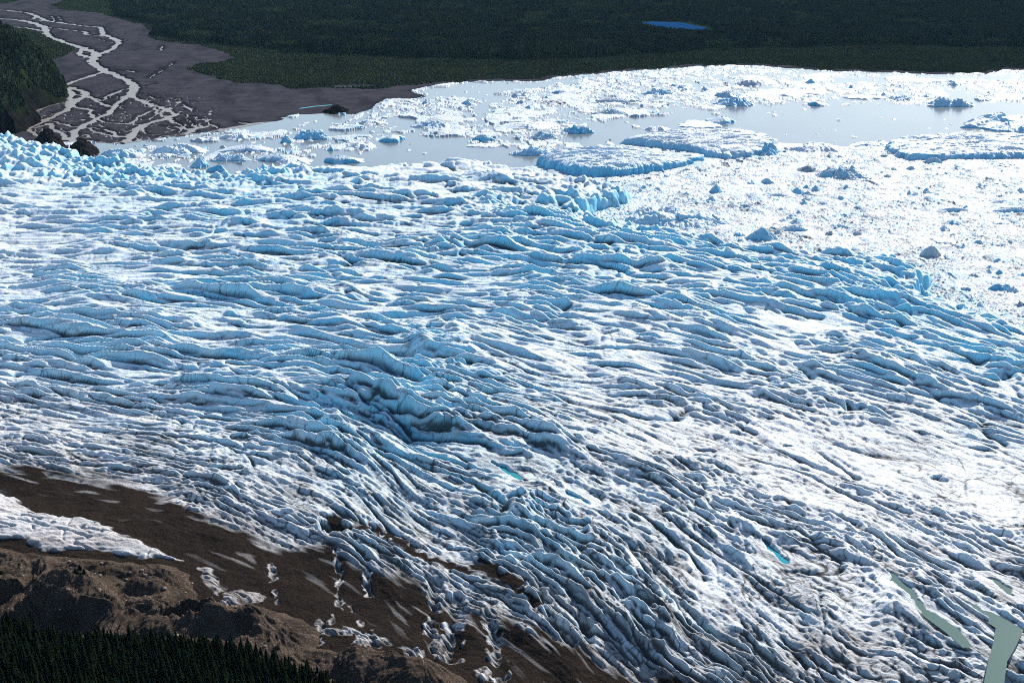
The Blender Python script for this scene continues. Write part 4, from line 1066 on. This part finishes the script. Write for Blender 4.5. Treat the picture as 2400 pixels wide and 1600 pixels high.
for P, cnt, phrase, (s0, s1) in AREAS:
    us = [p[0] for p in P]; vs = [p[1] for p in P]; k = 0
    while k < cnt:
        u = rng.uniform(min(us), max(us)); v = rng.uniform(min(vs), max(vs))
        if not inside(np.array([u]), np.array([v]), P)[0]: continue
        kind, blue, dirt, me = tmpl[rng.randrange(14)]
        x, y = ground_at(u, v, 0)
        o = link('iceberg', me, loc=(float(x), float(y), -0.1 + rng.uniform(0, .5)))
        sc = rng.uniform(s0, s1) * rng.choice([0.7, 1, 1.2]); o.scale = (sc * rng.uniform(.8, 1.5), sc, sc * rng.uniform(.7, 1.3)); o.rotation_euler = (rng.uniform(-.12, .12), rng.uniform(-.12, .12), rng.uniform(0, 6.28))
        sz = 'big' if sc > 1.1 else ('small' if sc < 0.7 else 'middling')
        col = 'dirty grey' if dirt > .3 else ('deep blue' if blue >= .9 else ('pale blue' if blue > .4 else 'white'))
        tag(o, f'{sz} {word[kind]} {col} {phrase}', 'iceberg', 'small ice blocks in the lake')
        k += 1

# ================================================================ TREES
def tint_mat(name, dark, light, rough=0.9):
    m, nt, b = new_mat(name)
    c = mixc(nt, attr(nt, 'tint'), dark, light)
    c = mixc(nt, attr(nt, 'olive'), c, (0.066, 0.066, 0.024))
    nt.links.new(c, b.inputs['Base Color']); b.inputs['Roughness'].default_value = rough; b.inputs['Specular IOR Level'].default_value = 0.0
    return m
FMAT = tint_mat('forest_foliage', (0.004, 0.012, 0.012), (0.046, 0.066, 0.038))
def wood(name, x, y, z, h, w, tint, olive, label, seed, rounded=None):
    """one mesh of many small conifers / shrubs"""
    n_ = len(x); rg = np.random.default_rng(seed)
    k = 5; th0 = rg.uniform(0, 6.28, n_)
    tiers = [(0.10, 1.0, 0.55), (0.38, 0.66, 1.0)]
    Vs, Fs, T, O = [], [], [], []
    off = 0
    for ti, (zb, rr, zt) in enumerate(tiers):
        ring = []
        for j in range(k):
            a = th0 + j * 2 * np.pi / k + ti * 0.6
            r = w * rr * rg.uniform(0.65, 1.25, n_)
            zz = z + h * (zb + rg.uniform(-.06, .06, n_))
            ring.append(np.stack([x + r * np.cos(a), y + r * np.sin(a), zz], -1))
        top = np.stack([x + rg.uniform(-.1, .1, n_) * w, y, z + h * zt], -1) if rounded is None else np.stack([x + rg.uniform(-.3, .3, n_) * w, y + rg.uniform(-.3, .3, n_) * w, z + h * zt * 0.9], -1)
        Vt = np.stack(ring + [top], 1)        # n, 6, 3
        base = off + np.arange(n_)[:, None, None] * 6
        fs = np.array([[j, (j + 1) % k, k] for j in range(k)])[None]
        Fs.append((base + fs).reshape(-1, 3)); Vs.append(Vt.reshape(-1, 3)); off += n_ * 6
        T.append(np.repeat(tint, 6)); O.append(np.repeat(olive, 6))
    o = link(name, fast_mesh(name, np.concatenate(Vs), np.concatenate(Fs), FMAT, {'tint': np.concatenate(T), 'olive': np.concatenate(O)}, smooth=False))
    return tag(o, label[0], label[1], kind='stuff')
rg = np.random.default_rng(11)
x_, y_ = [], []
bands = [(178, 150, 6.2), (150, 120, 7.0), (120, 80, 7.8), (80, 40, 9.5), (40, 0, 12), (0, -25, 15)]
lim = ground_at(1200, np.array([215, -30]), 0)[1]
def scatter(y0, y1, sp):
    nx_ = int(((y0 + y1) / 2) * 0.80 * 1.0 / sp); ny_ = int((y1 - y0) / sp)
    gx = np.linspace(-(y1) * 0.40, y1 * 0.40, nx_); gy = np.linspace(y0, y1, max(ny_, 1))
    a, b = np.meshgrid(gx, gy); a = a + rg.uniform(-.5, .5, a.shape) * sp * 1.3; b = b + rg.uniform(-.5, .5, b.shape) * sp * 1.3
    return a.ravel(), b.ravel()
ys_ = [3000, 3500, 4000, 4600, 5300, 6000, 6600]; sps = [5.2, 5.8, 6.6, 8.5, 11, 13]
for q in range(6):
    a, b = scatter(ys_[q], ys_[q + 1], sps[q]); x_.append(a); y_.append(b)
x_ = np.concatenate(x_); y_ = np.concatenate(y_)
i, j = land_lookup(x_, y_)
ok = (LFO[i, j] > 1) & (LBL[i, j] < -16) & (LSH[i, j] > 4) & (rg.random(len(x_)) > LCL[i, j] * 0.6)
u_, v_ = photo_at(x_, y_, 5); ok &= (u_ > -260) & (u_ < 2660)
x_, y_, i, j = x_[ok], y_[ok], i[ok], j[ok]
te_ = LTE[i, j]; z_ = LG[i, j]
con = sstep(-10, 40, te_ + noise(x_ / 140, y_ / 140, 641) * 60)
clump = fbm(x_ / 160, y_ / 220, 642, 3); small = fbm(x_ / 40, y_ / 60, 643, 2)
con = con * sstep(-0.35, 0.05, clump + small * 0.4)
h_ = np.where(rg.random(len(x_)) < 0.35 + 0.6 * con, 7 + 9 * con * rg.uniform(0.4, 1.2, len(x_)) + 4 * sstep(0, .5, clump), 0) 
h_ = np.where(h_ < 1, 3.5 + 3 * rg.random(len(x_)), h_) * (0.75 + 0.25 * sstep(3000, 4500, y_) * 1.2)
isbush = con < 0.25
h_ = np.where(isbush, 2.5 + 3.0 * rg.random(len(x_)) + 2 * np.clip(small, 0, 1), h_)
w_ = np.where(isbush, 2.6 + rg.random(len(x_)) * 1.8, 0.17 * h_ + 1.5)
tint = np.clip(0.35 + 0.6 * small + 0.8 * (rg.random(len(x_)) - .5) + 0.4 * clump + np.where(isbush, 0.15, -0.1), 0, 1)
olive = np.clip(np.where(isbush, 0.35, 0.12) + 0.3 * fbm(x_ / 200, y_ / 120, 644, 2) + 0.25 * (rg.random(len(x_)) > .93), 0, 1)
wood('forest', x_, y_, z_ - 0.3, h_, w_, tint, olive, ('dense dark conifer forest and shore scrub beyond the lake', 'forest'), 12)
NFOREST = len(x_)
# hillside wood
hv = HV.ravel(); sel = (HS.ravel() > 4) & (HB.ravel() < 0.45) & (HX.ravel() > -2200)
cand = np.nonzero(sel)[0]; pick = rg.choice(cand, min(22000, len(cand)), replace=False)
hx_ = HX.ravel()[pick]; hy_ = HY.ravel()[pick]; hz_ = HH.ravel()[pick]
hh_ = 6 + 7 * rg.random(len(pick))
wood('hillside_forest', hx_, hy_, hz_ - 0.5, hh_, 0.2 * hh_ + 1.2, np.clip(0.3 + 0.5 * noise(hx_ / 60, hy_ / 90, 651), 0, 1), np.full(len(pick), 0.12), ('dark forest clothing the rocky hill at the left edge', 'forest'), 13)

# ---- near spruces: trunk + crown of drooping boughs
BARK = simple_mat('bark', (0.04, 0.03, 0.022), (0.07, 0.055, 0.04), 3.0)
NEED = tint_mat('spruce_needles', (0.003, 0.006, 0.003), (0.009, 0.014, 0.006))
def spruce(seed, H, w):
    r = np.random.default_rng(seed)
    Vs, Fs, T = [], [], []
    z = H * 0.10
    while z < H * 0.985:
        t = z / H; rad = w * (1 - t) ** 0.85 * r.uniform(0.8, 1.1) + 0.12
        nb = int(5 + 6 * (1 - t)); a0 = r.uniform(0, 6.28)
        for q in range(nb):
            a = a0 + q * 6.283 / nb + r.uniform(-.25, .25); L = rad * r.uniform(0.6, 1.2)
            if r.random() < 0.08: continue
            dr_ = 0.35 * L + r.uniform(0, .2); wd = 0.30 * L + 0.12; tt = r.uniform(0, 1)
            ca, sa = math.cos(a), math.sin(a)
            def pt(l, s_, dz): return (ca * l - sa * s_, sa * l + ca * s_, z + dz)
            b0 = len(Vs)
            Vs += [pt(0, 0, 0.25 * L * .6), pt(L * .5, wd, -dr_ * .35), pt(L * .55, -wd, -dr_ * .35), pt(L, 0, -dr_ + 0.1), pt(L * 0.35, wd * 1.0, -dr_ * .8), pt(L * 0.4, -wd * 1.0, -dr_ * .8), pt(L * .5, 0, 0.02)]
            Fs += [(b0, b0 + 1, b0 + 6), (b0, b0 + 6, b0 + 2), (b0 + 6, b0 + 1, b0 + 3), (b0 + 6, b0 + 3, b0 + 2), (b0 + 6, b0 + 4, b0 + 3), (b0 + 6, b0 + 3, b0 + 5)]
            T += [tt] * 7
        z += H * 0.045 * r.uniform(0.8, 1.2) * (1 - 0.45 * t)
    crown = fast_mesh('crown', np.array(Vs), np.array(Fs), NEED, {'tint': np.array(T), 'olive': np.zeros(len(T))}, smooth=False)
    m = 7; ang = np.linspace(0, 6.283, m, endpoint=False); TV = []; TF = []
    for lv, (zz, rr) in enumerate([(-1.2, .24), (H * .1, .19), (H * .5, .11), (H * 0.99, .02)]):
        TV += [(math.cos(a) * rr, math.sin(a) * rr, zz) for a in ang]
    for lv in range(3):
        for q in range(m): TF.append((lv * m + q, lv * m + (q + 1) % m, (lv + 1) * m + (q + 1) % m, (lv + 1) * m + q))
    trunk = fast_mesh('trunk', np.array(TV), np.array(TF), BARK)
    return trunk, crown
SP = [spruce(41 + k, H, w) for k, (H, w) in enumerate([(14, 3.4), (11, 3.0), (9, 2.7), (16, 3.6), (7, 2.3)])]
spots = []
allsp = []
cellmap = {}
tp = TREES
tries = 0
TW = wpts(TREES, ZR)
while tries < 26000:
    tries += 1
    u = rng.uniform(-120, 900); v = rng.uniform(1415, 2000)
    x, y = (float(q) for q in ground_at(u, v, ZR))
    z = moraine_height(x, y); pu, pv = photo_at(x, y, z + 7)
    if not (-40 < pu < 880 and pv < 1640): continue
    q = float(sdist(np.array([x], f4), np.array([y], f4), TW)[0])
    if q < -1: continue
    md = 3.0
    cx_, cy_ = int(x // md), int(y // md)
    if any((x - a) ** 2 + (y - b) ** 2 < md * md for i_ in (-1, 0, 1) for j_ in (-1, 0, 1) for a, b in cellmap.get((cx_ + i_, cy_ + j_), [])): continue
    cellmap.setdefault((cx_, cy_), []).append((x, y))
    allsp.append((x, y, z, pu, pv, q))
allsp.sort(key=lambda t: t[5])
spots = [t for t in allsp if -20 < t[3] < 870 and t[4] < 1605][:285]
rest = [t for t in allsp if t not in set(spots)]
# the remaining trees of the same wood, one mesh
Vc, Fc, Tc, off = [], [], [], 0
cv = []
for tr, cr in SP:
    a = np.empty(len(cr.vertices) * 3, f4); cr.vertices.foreach_get('co', a)
    f_ = np.empty(len(cr.polygons) * 3, np.int32); cr.polygons.foreach_get('vertices', f_)
    t_ = np.empty(len(cr.vertices), f4); cr.attributes['tint'].data.foreach_get('value', t_)
    cv.append((a.reshape(-1, 3), f_.reshape(-1, 3), t_))
for (x, y, z, pu, pv, q) in rest:
    a, f_, t_ = cv[rng.choice([0, 0, 1, 1, 2, 3, 4])]; s_ = rng.uniform(.5, 1.15); r_ = rng.uniform(0, 6.28); c_, n_ = math.cos(r_) * s_, math.sin(r_) * s_
    Vc.append(np.stack([a[:, 0] * c_ - a[:, 1] * n_ + x, a[:, 0] * n_ + a[:, 1] * c_ + y, a[:, 2] * s_ + z - .3], -1)); Fc.append(f_ + off); off += len(a); Tc.append(t_)
tc = np.concatenate(Tc)
tag(link('spruce_forest', fast_mesh('spruce_forest', np.concatenate(Vc), np.concatenate(Fc), NEED, {'tint': tc, 'olive': tc * 0}, smooth=False)),
    'dense black spruce wood filling the lower left corner', 'forest', kind='stuff')
print('TREES', len(spots), len(rest))
for k, (x, y, z, pu, pv, q) in enumerate(spots):
    tr, cr = SP[rng.choice([0, 0, 1, 1, 2, 3, 4])] if q > 6 else SP[rng.choice([1, 2, 4, 2])]
    t = bpy.data.objects.new('spruce_tree', None); COL.objects.link(t); t.location = (x, y, z - 0.3); t.empty_display_size = 0.5
    s_ = rng.uniform(0.55, 1.1); t.scale = (s_, s_, s_ * rng.uniform(.9, 1.15)); t.rotation_euler = (0, 0, rng.uniform(0, 6.28))
    link('trunk', tr, t); link('crown', cr, t)
    where = ('on the upper edge' if q < 6 else 'just inside') + ' of the wood, ' + ('left part' if pu < 260 else ('middle part' if pu < 560 else 'right part'))
    tag(t, 'dark backlit spruce ' + where, 'tree', 'spruces below the moraine')
# a few small ones on the moraine mounds
for k, (u, v) in enumerate([(195, 1400), (205, 1404), (185, 1406), (5, 1345), (22, 1350), (100, 1362)]):
    x, y = (float(q) for q in ground_at(u, v + 14, ZR + 4)); z = moraine_height(x, y)
    tr, cr = SP[4]; t = bpy.data.objects.new('spruce_tree', None); COL.objects.link(t); t.location = (x, y, z - .3); t.scale = (.8, .8, .6); t.rotation_euler = (0, 0, k)
    link('trunk', tr, t); link('crown', cr, t)
    tag(t, 'small stunted spruce on top of a dark moraine mound' if k < 3 else 'small stunted spruce among rubble by the left edge', 'tree', 'stunted spruces on the moraine')
# stray logs / boulders on the moraine
def boulder(seed, s_):
    r = np.random.default_rng(seed); na, nr = 12, 6
    Vb = [(0, 0, s_ * .8)]; Fb = []
    for a in range(1, nr):
        ph = a / nr * math.pi
        for b_ in range(na):
            t = b_ / na * 6.283
            q = s_ * (1 + 0.35 * float(noise(np.array([math.cos(t) * 1.2 + seed]), np.array([math.sin(t) * 1.2 + ph]), seed)[0]))
            Vb.append((q * math.sin(ph) * math.cos(t) * 1.2, q * math.sin(ph) * math.sin(t), q * .75 * math.cos(ph)))
    Vb.append((0, 0, -s_ * .8))
    for b_ in range(na): Fb.append((0, 1 + b_, 1 + (b_ + 1) % na)); Fb.append((len(Vb) - 1, 1 + (nr - 2) * na + (b_ + 1) % na, 1 + (nr - 2) * na + b_))
    me = bpy.data.meshes.new('boulder')
    for a in range(nr - 2):
        for b_ in range(na): Fb.append((1 + a * na + b_, 1 + (a + 1) * na + b_, 1 + (a + 1) * na + (b_ + 1) % na, 1 + a * na + (b_ + 1) % na))
    me.from_pydata(Vb, [], Fb); me.materials.append(BOULD); return me
BOULD = simple_mat('boulder_rock', (0.18, 0.14, 0.11), (0.30, 0.25, 0.21), 0.6, 0.9, .35, .65, .3)
bm_ = [boulder(61 + k, 1.0) for k in range(4)]
for k in range(150):
    u = rng.uniform(10, 1000); v = rng.uniform(1330, 1560)
    x, y = (float(q) for q in ground_at(u, v, ZR + 4))
    if float(sdist(np.array([x]), np.array([y]), wpts(MOR, ZR))[0]) < 6 or float(sdist(np.array([x]), np.array([y]), TW)[0]) > -4: continue
    o = link('boulder', bm_[k % 4], loc=(x, y, moraine_height(x, y) + .1)); sc = rng.uniform(.35, 1.0) ** 1.5 * 1.3; o.scale = (sc, sc, sc); o.rotation_euler = (0, 0, rng.uniform(0, 6))
    tag(o, ('larger' if sc > .7 else 'small') + ' pale boulder on the brown moraine, ' + ('left part' if u < 350 else ('middle part' if u < 680 else 'right part')), 'boulder', 'boulders on the moraine')
x, y = (float(q) for q in ground_at(400, 1470, ZR + 4))
o = link('boulder', boulder(77, 4.6), loc=(x, y, moraine_height(x, y) + 1.2)); o.rotation_euler = (.3, .2, .6)
tag(o, 'biggest pale slab of rock beside the small tan muddy pool', 'boulder')

# ================================================================ HAZE
hzm = bpy.data.materials.new('haze'); hzm.use_nodes = True; hn = hzm.node_tree
hn.nodes.remove(hn.nodes['Principled BSDF'])
pv_ = hn.nodes.new('ShaderNodeVolumePrincipled'); pv_.inputs['Density'].default_value = 4.5e-6; pv_.inputs['Color'].default_value = (0.35, 0.68, 1.0, 1)
hn.links.new(pv_.outputs[0], hn.nodes['Material Output'].inputs['Volume'])
hx0, hx1, hy0, hy1, hz0, hz1 = -4500, 4500, -300, 9500, -12.0, 452.0
hme = bpy.data.meshes.new('haze')
hme.from_pydata([(x, y, z) for x in (hx0, hx1) for y in (hy0, hy1) for z in (hz0, hz1)], [], [(0, 1, 3, 2), (4, 6, 7, 5), (0, 4, 5, 1), (2, 3, 7, 6), (0, 2, 6, 4), (1, 5, 7, 3)])
hme.materials.append(hzm)
tag(link('haze', hme), 'thin blue air over the far forest', 'haze', kind='stuff')

# ================================================================ LIGHT, SKY, CAMERA
SUN_EL, SUN_AZ = math.radians(31), math.radians(30)       # azimuth from +Y towards +X
w = bpy.data.worlds.new('World'); scene.world = w; w.use_nodes = True
nt = w.node_tree; bg = nt.nodes['Background']
sky = nt.nodes.new('ShaderNodeTexSky'); sky.sky_type = 'NISHITA'; sky.sun_disc = False
sky.sun_elevation = SUN_EL; sky.sun_rotation = SUN_AZ; sky.altitude = 400; sky.air_density = 1.0; sky.dust_density = 0.6; sky.ozone_density = 2.0
nt.links.new(sky.outputs[0], bg.inputs[0]); bg.inputs[1].default_value = 0.098
sl = bpy.data.lights.new('sun', 'SUN'); sl.energy = 5.0; sl.angle = math.radians(0.5); sl.color = (1.0, 0.95, 0.88)
so = bpy.data.objects.new('sun', sl); COL.objects.link(so)
d = (math.sin(SUN_AZ) * math.cos(SUN_EL), math.cos(SUN_AZ) * math.cos(SUN_EL), math.sin(SUN_EL))
from mathutils import Vector
so.rotation_euler = Vector(d).to_track_quat('Z', 'Y').to_euler()
so.location = (500, 500, 900)
cd = bpy.data.cameras.new('camera'); cam = bpy.data.objects.new('camera', cd); COL.objects.link(cam)
cd.sensor_width = 36.0; cd.lens = 36.0 * FPX / 2400.0; cd.clip_start = 1.0; cd.clip_end = 200000
cam.location = (0, 0, CH); cam.rotation_euler = (math.pi / 2 - PITCH, 0, 0)
scene.camera = cam
scene.view_settings.view_transform = 'Standard'; scene.view_settings.look = 'None'
scene.view_settings.exposure = 0.85; scene.view_settings.gamma = 1.0
scene.cycles.filter_width = 1.05
scene.cycles.use_denoising = False
scene.cycles.max_bounces = 6; scene.cycles.diffuse_bounces = 3
